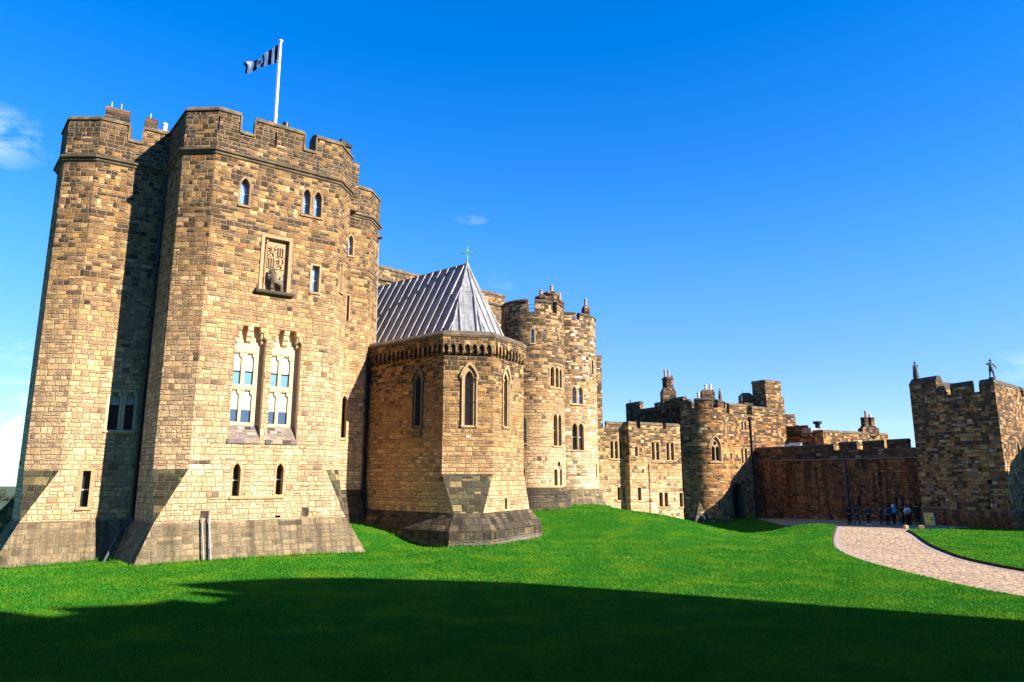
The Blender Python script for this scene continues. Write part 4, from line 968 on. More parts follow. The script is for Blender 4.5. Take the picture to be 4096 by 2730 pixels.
mb = MB(); mb.poly([(*C1b,1.95),(*C2b,1.95),(*C2,4.15),(*C1,4.15)], [(0,1.95),(1.7,1.95),(2.6,4.5),(-.4,4.5)]); mb.build('broach', S_slab, ch); mb = MB(); mb.poly([(*C3b,1.95),(*C4b,1.95),(*C4,4.15),(*C3,4.15)]); mb.build('broach', S_slab, ch)
base = [C0, C1b, C2b, C3b, C4b, (-5.4,53.3)]
mb = MB(); loft(mb, off(base,.75), -.6, off(base,.75), 1.02); loft(mb, off(base,.75), 1.02, off(base,.10), 1.90); loft(mb, off(base,.10), 1.90, off(base,-.03), 1.99); mb.build('plinth', S_chplinth, ch)
# vent
mb = MB(); sweep(mb, f1, 1.40, 1.62, [(0,6.2),(.03,6.2),(.03,6.38),(0,6.38)]); mb.build('vent_grille', S_pale, ch)
# corbel table: a row of little pointed arches carrying the overhanging top course
holes_c = []; 
mb = MB()
u = .25
while u < PC.u[3]-.1:
    seg = max(i for i in range(4) if PC.u[i] <= u)
    uend = PC.u[seg+1]
    if u+.36 > uend-.05: u = uend+.07; continue
    hh = op('lancet', u, u+.29, 11.22, 11.82); hh[0] = (u, 11.22); holes_c.append(hh); u += .415
wall(mb, PC, [(0,11.25),(PC.L,11.25),(PC.L,12.2),(0,12.2)], holes_c, d=.16, back=.0)
for h in holes_c:
    um = h[1][0]
    c_ = um + .0625
    sweep(mb, PC, c_-.055, c_+.055, [(0,11.08),(.09,11.16),(.15,11.26),(.0,11.26)])
mb.build('corbel_table', S_chapel, ch)
mb = MB(); sweep(mb, PC, 0, PC.L, [(.14,12.2),(.19,12.24),(.22,12.36),(.14,12.46),(-.08,12.64),(-.45,12.64),(-.45,12.2)]); mb.build('coping', S_cope, ch)
# lead roof with rolls
E = [tuple(p) + (12.55,) for p in off([C0, C1, C2, C3, C4, C5], -1.0)]
AP = Vector((-3.05,45.25,18.1)); RL = AP + Vector((-.765,.644,0))*10.6; E0 = Vector(E[0]) + (Vector(E[0])-Vector(E[1])).normalized()*2.2
mb = MB()
def roof_face(pts, roll_n, eave):
    pts = [Vector(p) for p in pts]; e0, e1 = Vector(eave[0]), Vector(eave[1]); t = (e1-e0).normalized()
    n = (pts[1]-pts[0]).cross(pts[2]-pts[0]).normalized()
    if n.z < 0: n = -n; 
    up = n.cross(t); up = up if up.z > 0 else -up
    mb.poly(pts, [((p-e0).dot(t), (p-e0).dot(up)) for p in pts])
    q2 = [((p-e0).dot(t), (p-e0).dot(up)) for p in pts]
    lo, hi = min(q[0] for q in q2), max(q[0] for q in q2); k = int((hi-lo)/roll_n)
    for i in range(1, k+1):
        x = lo + (hi-lo)*(i-.35)/k; ys = []
        for a, b in zip(q2, q2[1:]+q2[:1]):
            if (a[0]-x)*(b[0]-x) < 0: ys.append(a[1]+(b[1]-a[1])*(x-a[0])/(b[0]-a[0]))
        if len(ys) < 2: continue
        y0, y1 = min(ys), max(ys)
        if y1-y0 < .25: continue
        mb.tube([e0+t*x+up*y0+n*.03, e0+t*x+up*y1+n*.04], .08, 8)
    # lap lines across the sheets
    for y in (1.9, 3.8, 5.6):
        xs = []
        for a, b in zip(q2, q2[1:]+q2[:1]):
            if (a[1]-y)*(b[1]-y) < 0: xs.append(a[0]+(b[0]-a[0])*(y-a[1])/(b[1]-a[1]))
        if len(xs) >= 2: mb.tube([e0+t*min(xs)+up*y+n*.0, e0+t*max(xs)+up*y+n*.0], .018, 4)
roof_face([E0, E[1], AP, RL], .74, (E0, E[1]))
roof_face([E[1], E[2], AP], .75, (E[1], E[2])); roof_face([E[2], E[3], AP], .75, (E[2], E[3])); roof_face([E[3], E[4], AP], .75, (E[3], E[4]))
roof_face([E[4], E[5], RL, AP], .8, (E[4], E[5]))
for k in (1,2,3,4): mb.tube([Vector(E[k])+Vector((0,0,.03)), AP], .07, 8)
mb.tube([AP, RL], .09, 8); mb.lathe(AP-Vector((0,0,.3)), [(.18,0),(.14,.25),(.06,.45),(.05,.5)], 10)
rf = mb.build('roof', M_lead, ch, weld=False)
mb = MB(); mb.lathe(AP+Vector((0,0,.1)), [(.05,0),(.05,.15),(.1,.2),(.04,.28)], 10)
cr_t = Matrix.Translation(AP+Vector((0,0,.25))) @ Matrix.Rotation(radians(-12),4,'Z')
mb.box(-.05,.05,-.045,.045,0,.95,cr_t); mb.box(-.30,.30,-.04,.04,.54,.64,cr_t)
for x, z in ((-.3,.585),(.3,.585),(0,.95)):
    for dx, dz in ((-.05,0),(.05,0),(0,.05),(0,-.05)): mb.lathe(cr_t @ Vector((x+dx,0,z+dz-.045)), [(.0,0),(.05,.045),(0,.09)], 8)
for s_ in (-1,1): mb.tube([cr_t @ Vector((s_*.09,0,.1)), cr_t @ Vector((s_*.02,0,.22))], .022, 6)
mb.build('cross', M_verdi, rf)
pipe(ch, [(-9.42,45.05,11.3),(-9.42,45.05,4.0),(-9.3,44.7,2.0),(-9.2,44.5,1.2)], .10, M_iron, [(-9.42,45.05,z) for z in (5.,7.3,9.5)], hopper=(-9.4,45.05,11.2))
mb = MB(); sweep(mb, f0, 4.72, 5.52, [(0,6.3),(.12,6.4),(.16,6.62),(0,6.7)]); mb.build('corbel', S_dressdark, ch)

# ================================================================== ROUND TOWERS
def crenel(P, u0, u1, z0, floor, mers, mat, parent, cope, back=-.5, slits=(), coph=.24, d=0.):
    cw1 = back-.05
    outl = [(u0,z0),(u1,z0)]
    for a, b, z in mers[::-1]:
        a_, b_ = max(a,u0), min(b,u1)
        if b_ < u1-1e-6 : outl += [(b_,floor)] 
        outl += [(b_,z),(a_,z)]
        if a_ > u0+1e-6: outl += [(a_,floor)]
    if mers[-1][1] < u1-1e-6: outl.insert(2, (u1, floor))
    if mers[0][0] > u0+1e-6: outl.append((u0, floor))
    mb = MB(); wall(mb, P, outl, slits, d=d, back=back); mb.build('parapet', mat, parent)
    mb = MB(); coping(mb, P, [(max(a,u0), min(b,u1), z) for a, b, z in mers], w1=cw1, h=coph); mb.build('coping', cope, parent)
t4 = thing('round_tower', 'round battlemented tower with a cross-shaped loop, beside the chapel apse', 'castle tower', (1.71,57,1))
P4 = ArcPath((1.71,57.), 2.62, -2.6, 2.6, 72)
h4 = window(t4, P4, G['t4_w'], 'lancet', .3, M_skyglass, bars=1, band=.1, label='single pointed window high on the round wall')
h4 += window(t4, P4, G['t4_tri'], 'should', .3, M_glass, bars=1, band=.09, label='row of three narrow lights')
h4 += window(t4, P4, [(1.67,2.09,6.35,8.87),(2.22,2.66,6.35,8.87)], 'lancet', .3, M_glass, bars=1, band=.09, label='tall twin light with a transom')
h4 += window(t4, P4, G['t4_low'], 'lancet', .3, M_skyglass, bars=1, band=.1, label='large pointed window just right of the chapel')
h4 += window(t4, P4, G['t4_slit0']+G['t4_slits'], 'rect', .3, M_glass, bars=0, band=.07, label='plain slits above the plinth')
h4 += window(t4, P4, G['t4_vent'], 'rect', .2, M_dark, bars=0, band=.03, sill=False, label='small vent')
mb = MB(); wall(mb, P4, [(-2.6*2.62,0),(2.6*2.62,0),(2.6*2.62,16.5),(-2.6*2.62,16.5)], h4); mb.poly([P4.at(2.62*(-2.6+5.2*i/40),16.5) for i in range(41)]); mb.build('wall', S_round, t4)
cx_ = [op('cross', -1.38,-.98,16.97,17.62), op('rect', .93,.99,16.9,17.7), op('rect', 2.8,2.86,16.7,17.5)]
crenel(P4, -2.6*2.62, 2.6*2.62, 16.5, 17.0, [(-6.81,-4.3,17.85),(-3.7,-.44,17.85),(.16,1.68,17.80),(2.2,3.9,17.80),(4.5,6.81,17.8)], S_round, t4, S_copedark, slits=cx_)
mb = MB(); ua = [2.62*(-1.75+3.5*i/26) for i in range(27)]
for a, b in zip(ua, ua[1:]): mb.poly([P4.at(a,.9,.75), P4.at(b,.9,.75), P4.at(b,3.12,.06), P4.at(a,3.12,.06)], [(a,.9),(b,.9),(b,3.3),(a,3.3)]); mb.poly([P4.at(a,3.12,.06), P4.at(b,3.12,.06), P4.at(b,3.2,-.02), P4.at(a,3.2,-.02)])
mb.build('plinth', S_chplinth, t4)
mb = MB()
for k, (x, y, w_, zt) in enumerate(((2.55,57.0,.60,19.0),(3.25,57.25,.68,19.35),(3.95,57.7,.50,18.75))):
    ring = [(x+w_*cos(pi/8+pi/4*i), y+w_*sin(pi/8+pi/4*i)) for i in range(8)]; mb.prism(ring, 16.4, zt-.35); mb.prism([(x+(p[0]-x)*1.12, y+(p[1]-y)*1.12) for p in ring], zt-.35, zt-.2); mb.prism(ring, zt-.2, zt, [(x+(p[0]-x)*.6, y+(p[1]-y)*.6) for p in ring])
stk = mb.build('chimney', S_sooty, t4)
for x, y, z, h in ((2.45,57.,19.05,.42),(3.35,57.2,19.3,.62),(4.05,57.6,18.75,.6)): chimney_pot(stk, (x,y,z), h, .15)
for z_ in (17.3,17.6):
    mb = MB(); mb.tube([P4.at(-.46,z_,-.25), P4.at(.18,z_,-.25)], .02, 6); mb.build('rail', M_iron, t4)
pipe(t4, [P4.at(-2.55,17.2,.1), P4.at(-2.55,10,.1)], .04, M_iron)

t5 = thing('round_tower', 'brightly lit second round tower, further back with paler patched masonry', 'castle tower', (5.77,64,1))
P5 = ArcPath((4.95,64.6), 2.95, -2.2, 2.6, 80)
h5 = window(t5, P5, G['t5_tw'], 'lancet', .3, M_skyglass, bars=1, band=.09, label='pair of pointed windows half way up')
h5 += window(t5, P5, G['t5_cross'], 'lancet', .3, M_glass, bars=1, band=.09, label='twin pointed window with a transom')
h5 += window(t5, P5, [(2.70,3.02,13.12,14.5)], 'lancet', .25, M_dark, bars=0, band=.07, label='narrow pointed slit near the edge')
h5 += window(t5, P5, [(3.06,3.28,4.02,5.1)], 'rect', .25, M_dark, bars=0, band=.05, label='plain slit low on the right')
mb = MB(); wall(mb, P5, [(-2.2*2.95,0),(2.6*2.95,0),(2.6*2.95,17.4),(-2.2*2.95,17.4)], h5); mb.poly([P5.at(2.95*(-2.2+4.8*i/40),17.4) for i in range(41)]); mb.build('wall', S_round5, t5)
crenel(P5, -2.2*2.95, 2.6*2.95, 17.4, 17.98, [(-6.49,-1.6,18.48),(-1.1,.86,18.48),(1.26,3.5,18.45),(4.1,7.67,18.45)], S_round5, t5, S_copedark, slits=[op('rect',2.37,2.43,17.5,18.2)])
mb = MB(); ua = [2.95*(-1.4+3.4*i/26) for i in range(27)]
for a, b in zip(ua, ua[1:]): mb.poly([P5.at(a,.9,.85), P5.at(b,.9,.85), P5.at(b,2.84,.06), P5.at(a,2.84,.06)], [(a,.9),(b,.9),(b,3.),(a,3.)]); mb.poly([P5.at(a,2.84,.06), P5.at(b,2.84,.06), P5.at(b,2.92,-.02), P5.at(a,2.92,-.02)])
mb.build('plinth', S_plinth, t5)
mb = MB(); x, y = 7.0, 64.3; ring = [(x+.42*cos(pi/8+pi/4*i), y+.42*sin(pi/8+pi/4*i)) for i in range(8)]; mb.prism(ring, 17.3, 19.55); mb.prism(ring, 19.55, 19.85, [(x+(p[0]-x)*.6, y+(p[1]-y)*.6) for p in ring])
stk = mb.build('chimney', S_sooty, t5); chimney_pot(stk, (x,y,19.8), .75, .15)
for z_ in (18.2,18.42):
    mb = MB(); mb.tube([P5.at(.84,z_,-.25), P5.at(1.28,z_,-.25)], .02, 6); mb.build('rail', M_iron, t5)
tt = thing('stair_turret', 'thin dark turret just showing behind the second round tower', 'castle tower', (9.3,75.5,0))
mb = MB(); PT = Path([(8.2,74.6),(9.75,75.0),(9.9,76.6)]); wall(mb, PT, [(0,0),(PT.L,0),(PT.L,16.8),(0,16.8)]); roof_cap(mb, [(8.2,74.6),(9.75,75.0),(9.9,76.6),(8.2,76.4)], 16.8); mb.build('wall', S_range, tt)
mb = MB(); coping(mb, PT, [(0,PT.L,16.8)], h=.2); mb.build('coping', S_cope, tt)

# ================================================================== LOW RANGE
L0, L1, L2, L3 = (8.6,73.87), (12.05,75.8), (12.5,75.0), (18.9,78.7)
lr = thing('castle_range', 'low battlemented range with slim windows between round tower and gatehouse', 'castle building', (14,77,0))
s0 = hypot(9.0-8.6, 74.1-73.87)
PL = Path([L0, L1, L2, L3]); l0 = Path([L0,L1]); l1 = Path([L2,L3],uoff=PL.u[2])
hl = []
for key, P, k, kind, lab in (('l_tri',l0,s0,'should','group of three tall lights'),('l_lo1',l0,s0,'rect','pair of slits near the ground on the set-back part'),('l_sq',l1,0,'rect','small square window by the step in the wall'),('l_tw1',l1,0,'should','left-hand pair of pointed lights'),('l_tw2',l1,0,'should','right-hand pair of pointed lights'),('l_lo2',l1,0,'rect','single slit near the ground'),('l_lo3',l1,0,'rect','pair of slits near the ground'),('l_lo4',l1,0,'rect','slit beside the gatehouse tower')):
    ls = [(a+k+.03, min(b+k-.03, P.L-.02), c, d) for a, b, c, d in G[key]]
    hh = window(lr, P, ls, kind, .3, M_glass, bars=1 if kind == 'should' else 0, band=.09, label=lab)
    hl += [[(x+(0 if P is l0 else PL.u[2]), z) for x, z in h] for h in hh]
mb = MB(); wall(mb, PL, [(0,-1.6),(PL.L,-1.6),(PL.L,8.9),(0,8.9)], hl); roof_cap(mb, [L0,L1,L2,L3,(16,84),(8,80)], 8.8); mb.build('wall', S_range, lr)
b_ = PL.u[2]
crenel(PL, 0, PL.L, 8.9, 9.08, [(0,s0+.55,9.45),(s0+1.2,b_+1.13,9.45),(b_+1.66,b_+4.87,9.45),(b_+5.35,PL.L,9.45)], S_range, lr, S_cope, coph=.3)
mb = MB(); sweep(mb, l1, 3.0, 7.39, [(0,5.32),(.07,5.35),(.07,5.40),(0,5.44)]); mb.build('string_course', S_cope, lr)
pipe(lr, [(14.75+.05,76.25,5.3),(14.8,76.2,-.5)], .035, M_iron)

# ================================================================== GATEHOUSE
gh = thing('gatehouse', 'far gatehouse with a round traceried tower, tall chimneys and rooftop figures', 'gatehouse', (24,84,-1))
PG = ArcPath((22.8,83.), 2.68, -2.9, 2.9, 72); GL = 2.9*2.68
hg = []
(l_,) = G['g_tr']; l_ = (l_[0]+.04, l_[1]-.04, l_[2], l_[3])
wm = MB(); H = op('lancet', *l_); hg.append(H)
for i in range(len(H)): j = (i+1)%len(H); wm.poly([PG.at(*H[i],.006), PG.at(*H[j],.006), PG.at(*H[j],-.35), PG.at(*H[i],-.35)])
mid = (l_[0]+l_[1])/2; sub = [op('lancet', l_[0]+.08, mid-.05, l_[2]+.08, l_[2]+1.75), op('lancet', mid+.05, l_[1]-.08, l_[2]+.08, l_[2]+1.75), [(mid+.2*cos(2*pi*k/10), l_[3]-.62+.24*sin(2*pi*k/10)) for k in range(10)]]
wall(wm, PG, H, sub, d=-.12, back=-.25)
for f_, w_ in ((.1,.13),):
    a = op('lancet', l_[0]-f_, l_[1]+f_, l_[2], l_[3]+f_*1.5); b = op('lancet', l_[0]-f_-w_, l_[1]+f_+w_, l_[2], l_[3]+f_*1.5+w_*1.5)
    for i in range(1, len(a)): j = (i+1)%len(a); wm.poly([PG.at(*a[i],.08), PG.at(*b[i],.08), PG.at(*b[j],.08), PG.at(*a[j],.08)]) if j else None
sweep(wm, PG, l_[0]-.2, l_[1]+.2, [(0,l_[2]-.22),(.1,l_[2]-.18),(.1,l_[2]-.06),(-.05,l_[2]),(-.05,l_[2]-.22)])
wo = wm.build('window', S_dress, gh); wo['label'] = 'pointed traceried window on the round tower'
pm = MB(); pm.poly([PG.at(*q,-.3) for q in H]); pm.build('pane', M_glass, wo)
hg += window(gh, PG, G['g_sl'], 'rect', .3, M_dark, bars=0, band=.05, sill=False, label='slit at the foot of the round tower')
hg += window(gh, PG, G['g_ho'], 'round', .3, M_dark, bars=0, band=.05, sill=False, label='round hole')
mb = MB(); wall(mb, PG, [(-GL,-2),(GL,-2),(GL,11.5),(-GL,11.5)], hg); mb.poly([PG.at(-GL+2*GL*i/40,11.5) for i in range(41)]); mb.build('wall', S_gate, gh)
crenel(PG, -GL, GL, 11.5, 11.75, [(-GL,-2.32,12.55),(-1.72,.45,12.6),(1.1,2.15,12.45),(2.6,GL,12.3)], S_gate, gh, S_copedark, slits=[op('cross',-.75,-.35,11.72,12.4)], coph=.28)
for z_ in (12.1,12.5):
    mb = MB(); mb.tube([PG.at(-2.35,z_,-.25), PG.at(-1.70,z_,-.25)], .02, 6); mb.build('rail', M_iron, gh)
# pyramid spurs clasping the foot of the round tower
mb = MB()
for a_, w_ in ((-.62,.85),(.5,.6)):
    top = Vector((22.8+2.5*sin(a_), 83-2.5*cos(a_), 1.5 if a_ < 0 else .6)); tip = Vector((22.8+(4.9 if a_ < 0 else 4.2)*sin(a_-.0), 83-(4.9 if a_ < 0 else 4.2)*cos(a_), -2.2))
    L_ = Vector((22.8+2.75*sin(a_-w_), 83-2.75*cos(a_-w_), -2.2)); R_ = Vector((22.8+2.75*sin(a_+w_), 83-2.75*cos(a_+w_), -2.2))
    mb.poly([tip, top, L_][::-1]); mb.poly([tip, R_, top])
mb.build('spur', S_slab, gh)
# right wing
V0, V1 = (24.9,81.9), (34.5,88.0); PV = Path([V0, V1, (33.0,91.5)]); pv = Path([V0,V1])
hv = []
for key, kind, lab in (('v_t1','lancet','pair of small pointed lights near the top'),('v_t2','lancet','pair of pointed lights above the doorway'),('v_sq','rect','small square window'),):
    hv += window(gh, pv, [(a+.04,b-.04,c,d) for a,b,c,d in G[key]], kind, .3, M_glass, bars=0, band=.09, label=lab)
hv += window(gh, pv, [(.35,.62,9.4,10.5)], 'lancet', .3, M_glass, bars=0, band=.06, label='small light beside the round tower')
dh = op('arch', .75, 2.45, -1.2, 3.1); hv.append(dh)
dm_ = MB()
for i in range(len(dh)): j = (i+1)%len(dh); dm_.poly([pv.at(*dh[i],.02), pv.at(*dh[j],.02), pv.at(*dh[j],-.7), pv.at(*dh[i],-.7)])
g_ = op('arch', .75-.25, 2.45+.25, -1.2, 3.1+.25)
for i in range(1, len(dh)-0):
    j = (i+1)%len(dh)
    if j: dm_.poly([pv.at(*dh[i],.02), pv.at(*g_[i],.02), pv.at(*g_[j],.02), pv.at(*dh[j],.02)])
do = dm_.build('doorway', S_dressdark, gh); m_ = MB(); m_.poly([pv.at(*q,-.65) for q in dh]); m_.build('door', M_dark, do)
mb = MB(); wall(mb, PV, [(0,-2),(PV.L,-2),(PV.L,11.1),(0,11.1)], hv); roof_cap(mb, [V0,V1,(33.0,91.5),(24,90)], 11.0); mb.build('wall', S_gate, gh)
crenel(PV, 0, PV.L, 11.1, 11.25, [(0,.35,11.9),(1.05,4.05,12.2),(5.1,PV.L,12.05)], S_gate, gh, S_cope, coph=.3)
pipe(gh, [pv.at(4.5,10.9,.12), pv.at(4.66,-.7,.12)], .10, M_iron, [pv.at(4.55,z,.12) for z in (2,5,8)], hopper=pv.at(4.5,10.8,.1))
# big chimney block on the wing
PK = [pv.at(8.0,0,.03), pv.at(11.28,0,.03)]; n_ = Vector((.535,-.845)); t_ = Vector((.844,.536))
def block(a, b, depth, z0, z1):
    a = Vector(a[:2]); b = Vector(b[:2]); return [tuple(a), tuple(b), tuple(b - n_*depth), tuple(a - n_*depth)], z0, z1
mb = MB()
r_, z0, z1 = block(pv.at(7.9,0,.03), pv.at(11.3,0,.03), 2.3, 10.9, 13.6); mb.prism(r_, z0, z1)
r2_ = block(pv.at(8.05,0,-.12), pv.at(11.1,0,-.12), 2.0, 0, 0)[0]; mb.prism(r_, 13.6, 13.85, r2_, cap=False); mb.prism(r2_, 13.85, 15.6)
r3_ = block(pv.at(7.98,0,-.05), pv.at(11.17,0,-.05), 2.14, 0, 0)[0]; mb.prism(r3_, 15.45, 15.6); mb.prism(r3_, 15.6, 15.8, r2_)
kb = mb.build('chimney', S_gate, gh); kb['label'] = 'massive square chimney block'
mb = MB(); mb.prism(block(pv.at(5.55,0,-1.4), pv.at(7.9,0,-1.4), 1.2, 0, 0)[0], 11, 12.9); mb.build('parapet', S_sooty, gh)
# small turret with a lit niche
tc_ = Vector((29.9,88.6)); rr_ = [(tc_.x+1.0*cos(pi/8+.45+pi/4*i), tc_.y+1.0*sin(pi/8+.45+pi/4*i)) for i in range(8)]
mb = MB(); mb.prism(rr_, 10.5, 13.9); mb.prism(rr_, 13.9, 14.35, [(tc_.x+(p[0]-tc_.x)*.55, tc_.y+(p[1]-tc_.y)*.55) for p in rr_]); tu = mb.build('turret', S_sooty, gh)
mb = MB(); mb.tube([(29.5,88.,14.2),(29.1,88.,14.9)], .02, 5); mb.build('aerial', M_iron, tu)
# shaded wing to the left with its chimneys
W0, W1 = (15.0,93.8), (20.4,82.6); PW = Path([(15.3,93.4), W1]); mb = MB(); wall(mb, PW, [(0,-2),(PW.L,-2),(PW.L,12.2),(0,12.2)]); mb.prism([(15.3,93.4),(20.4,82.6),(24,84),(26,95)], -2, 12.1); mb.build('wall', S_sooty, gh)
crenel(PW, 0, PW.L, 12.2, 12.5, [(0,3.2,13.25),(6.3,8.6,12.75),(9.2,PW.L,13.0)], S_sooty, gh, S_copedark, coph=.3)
pipe(gh, [PW.at(1.2,13.9,.12), PW.at(1.2,4,.12)], .07, M_iron); pipe(gh, [PW.at(9.6,11.8,.1), PW.at(9.6,6,.1)], .06, M_bluepipe)
def oct_(x, y, r, rot=.39): return [(x+r*cos(rot+pi/4*i), y+r*sin(rot+pi/4*i)) for i in range(8)]
x, y = 19.45, 86.2; mb = MB(); mb.prism([(x-.85,y-.75),(x+.8,y-.75),(x+.8,y+.8),(x-.85,y+.8)], 11.5, 14.2); mb.prism([(x-.85,y-.75),(x+.8,y-.75),(x+.8,y+.8),(x-.85,y+.8)], 14.2, 14.75, [(x-.6,y-.55),(x+.55,y-.55),(x+.55,y+.6),(x-.6,y+.6)], cap=False)
mb.prism(oct_(x,y,.68), 14.7, 15.75); mb.prism(oct_(x,y,.76), 15.75, 15.9); mb.prism(oct_(x,y,.72), 15.9, 16.1, oct_(x,y,.5))
stk = mb.build('chimney', S_sooty, gh); stk['label'] = 'tall slim chimney stack with two pots'
chimney_pot(stk, (19.1,86.1,16.05), .95, .15); chimney_pot(stk, (19.6,86.3,16.05), .95, .14); chimney_pot(stk, (20.0,86.2,16.0), .3, .09, M_iron)
x, y = 24.85, 88.2; mb = MB(); mb.prism([(x-.85,y-.7),(x+.85,y-.5),(x+.8,y+.7),(x-.85,y+.7)], 11.5, 14.35); mb.prism([(x-.85,y-.7),(x+.85,y-.5),(x+.8,y+.7),(x-.85,y+.7)], 14.35, 14.75, [(x-.5,y-.4),(x+.7,y-.3),(x+.6,y+.4),(x-.5,y+.4)])
stk = mb.build('chimney', S_sooty, gh); stk['label'] = 'broad chimney stack with two pale pots'; chimney_pot(stk, (24.65,88,14.65), .75, .17, M_potwhite); chimney_pot(stk, (25.25,88,14.7), .75, .17, M_potwhite)
chimney_pot(gh, (23.15,86,13.2), .95, .19, M_potwhite)
# lower roofs beyond the chimney block
lo = thing('outbuilding', 'low stone roofs and merlons tucked right of the massive chimney block', 'castle building', (37,93,0))
PO = Path([(34.6,91.0),(38.0,92.6)]); mb = MB(); mb.prism([(34.6,91.0),(38.2,92.6),(37,96),(33,95)], -1, 10.6); mb.prism([(34.6,91.2),(37.4,92.5),(37,95),(34,94)], 10.6, 11.1, [(34.8,91.8),(36.9,92.7),(36.8,94.6),(34.2,93.6)]); mb.build('wall', S_range, lo)
mb = MB(); mb.prism([(36.0,91.9),(37.6,92.5),(37.5,93.2),(36.,92.7)], 10.6, 12.0); mb.build('merlon', S_sooty, lo)

# ================================================================== CURTAIN WALL AND THE BUILDING BEHIND IT
U0, U1 = (29.0,85.3), (38.45,63.5); PU = Path([U0, U1])
cw = thing('curtain_wall', 'long dark shaded curtain wall with merlons behind the group of visitors', 'castle wall', (33,75,-.5))
hu = []
for l in G['u_sl']: hu += window(cw, PU, [l], 'rect', .3, M_dark, bars=0, band=.05, sill=False, label='narrow slit near the ground', band_mat=S_dressdark)
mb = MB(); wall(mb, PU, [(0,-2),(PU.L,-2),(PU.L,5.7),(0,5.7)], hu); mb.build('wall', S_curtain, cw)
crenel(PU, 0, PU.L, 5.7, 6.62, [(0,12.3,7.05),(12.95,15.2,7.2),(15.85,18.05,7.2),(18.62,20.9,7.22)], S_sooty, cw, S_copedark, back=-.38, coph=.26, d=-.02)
mb = MB(); sweep(mb, PU, 0, PU.L, [(0,5.66),(.06,5.67),(.08,5.72),(.0,5.76),(-.05,5.76),(-.05,5.66)]); mb.build('gutter', M_galv, cw)
pipe(cw, [PU.at(13.65,5.6,.12), PU.at(13.6,-.6,.12)], .09, M_bluepipe, [PU.at(13.62,z,.12) for z in (1,2.5,4)])
pipe(cw, [PU.at(.25,5.6,.14), PU.at(.3,-.8,.14)], .12, M_iron, [PU.at(.28,z,.14) for z in (1.2,3,4.6)])
mb = MB(); sk = [PU.at(4.0,7.2,-.9), PU.at(6.6,7.2,-.9), PU.at(6.2,7.75,-1.9), PU.at(4.4,7.75,-1.9)]; mb.poly(sk); mb.poly([PU.at(4.0,6.4,-.9), PU.at(6.6,6.4,-.9), PU.at(6.6,7.2,-.9), PU.at(4.,7.2,-.9)]); mb.poly([PU.at(6.6,6.4,-.9), PU.at(6.2,6.4,-1.9), PU.at(6.2,7.75,-1.9), PU.at(6.6,7.2,-.9)]); mb.build('lead_roof', M_lead, cw)
bb = thing('stone_building', 'flat-topped stone building with a twin-pot chimney behind the curtain wall', 'castle building', (42,92,0))
D0, D1, D2 = (33.0,96.), (37.77,85.), (49.5,92.2); PD = Path([D0, D1, D2])
mb = MB(); wall(mb, PD, [(0,-1),(PD.L,-1),(PD.L,9.2),(0,9.2)]); roof_cap(mb, [D0,D1,D2,(45,100)], 9.2); mb.build('wall', S_gate, bb)
mb = MB(); coping(mb, PD, [(0,PD.L,9.2)], h=.3); mb.build('coping', S_cope, bb)
x, y = 46.2, 90.6; mb = MB(); mb.prism([(x-1.1,y-.7),(x+1.1,y-.5),(x+1.1,y+.7),(x-1.1,y+.6)], 9, 10.0); mb.prism([(x-1.,y-.6),(x+.95,y-.4),(x+.95,y+.6),(x-1.,y+.5)], 10.0, 10.3, [(x-.75,y-.5),(x+.7,y-.4),(x+.7,y+.5),(x-.75,y+.4)], cap=False)
mb.prism(oct_(x-.42,y,.45), 10.2, 11.3); mb.prism(oct_(x+.42,y,.42), 10.2, 11.3); mb.prism(oct_(x-.42,y,.5), 11.3, 11.42); mb.prism(oct_(x+.42,y,.47), 11.3, 11.42)
stk = mb.build('chimney', S_sooty, bb); chimney_pot(stk, (x-.2,y,11.4), .85, .16); chimney_pot(stk, (x+.35,y,11.4), .4, .2, M_potwhite)
mb = MB(); mb.prism([(36.9,86.3),(39.6,87.9),(38.9,89.1),(36.3,87.6)], 9.2, 9.8); mb.build('flat_roof', M_lead, bb)
mb = MB(); mb.lathe((38.2,87.3,9.8), [(.3,0),(.3,.5),(.52,.55),(.52,.85),(.0,.87)], 16); mb.build('roof_vent', M_iron, bb)
mb = MB(); mb.prism([(34.6,90.5),(36.8,87.4),(37.3,87.9),(35.1,91)], 9.2, 10.2); mb.build('merlon', S_sooty, bb)

# ================================================================== RIGHT-HAND TOWER
K0, K1, K2 = (36.2,63.), (38.39,55.), (48.5,63.9)
rt = thing('watch_tower', 'square battlemented tower at the right edge, dark on its near side', 'castle tower', (40,60,0))
PK_ = Path([(42.5,66.5), K0, K1, K2]); ko = PK_.u[1]; k0 = Path([K0,K1],uoff=ko); k1 = Path([K1,K2],uoff=PK_.u[2])
hk = []
for l in G['k_sl']: 
    c_ = (l[0]+l[1])/2
    h = [(c_-.17,l[2]),(c_+.17,l[2]),(c_+.06,l[2]+.28),(c_+.04,l[3]),(c_-.04,l[3]),(c_-.06,l[2]+.28)]
    m_ = MB(); m_.poly([k0.at(*q,-.28) for q in h]); 
    for i in range(6): m_.poly([k0.at(*h[i]), k0.at(*h[(i+1)%6]), k0.at(*h[(i+1)%6],-.3), k0.at(*h[i],-.3)])
    m_.build('arrow_slit', M_dark, rt); hk.append([(x+ko,z) for x, z in h])
for x0, x1, z0, z1 in G['k_hole']:
    h = op('rect', x0, x1, z0, z1); m_ = MB(); m_.poly([k0.at(*q,-.2) for q in h]); [m_.poly([k0.at(*h[i]), k0.at(*h[(i+1)%4]), k0.at(*h[(i+1)%4],-.25), k0.at(*h[i],-.25)]) for i in range(4)]; m_.build('putlog_hole', M_dark, rt); hk.append([(x+ko,z) for x,z in h])
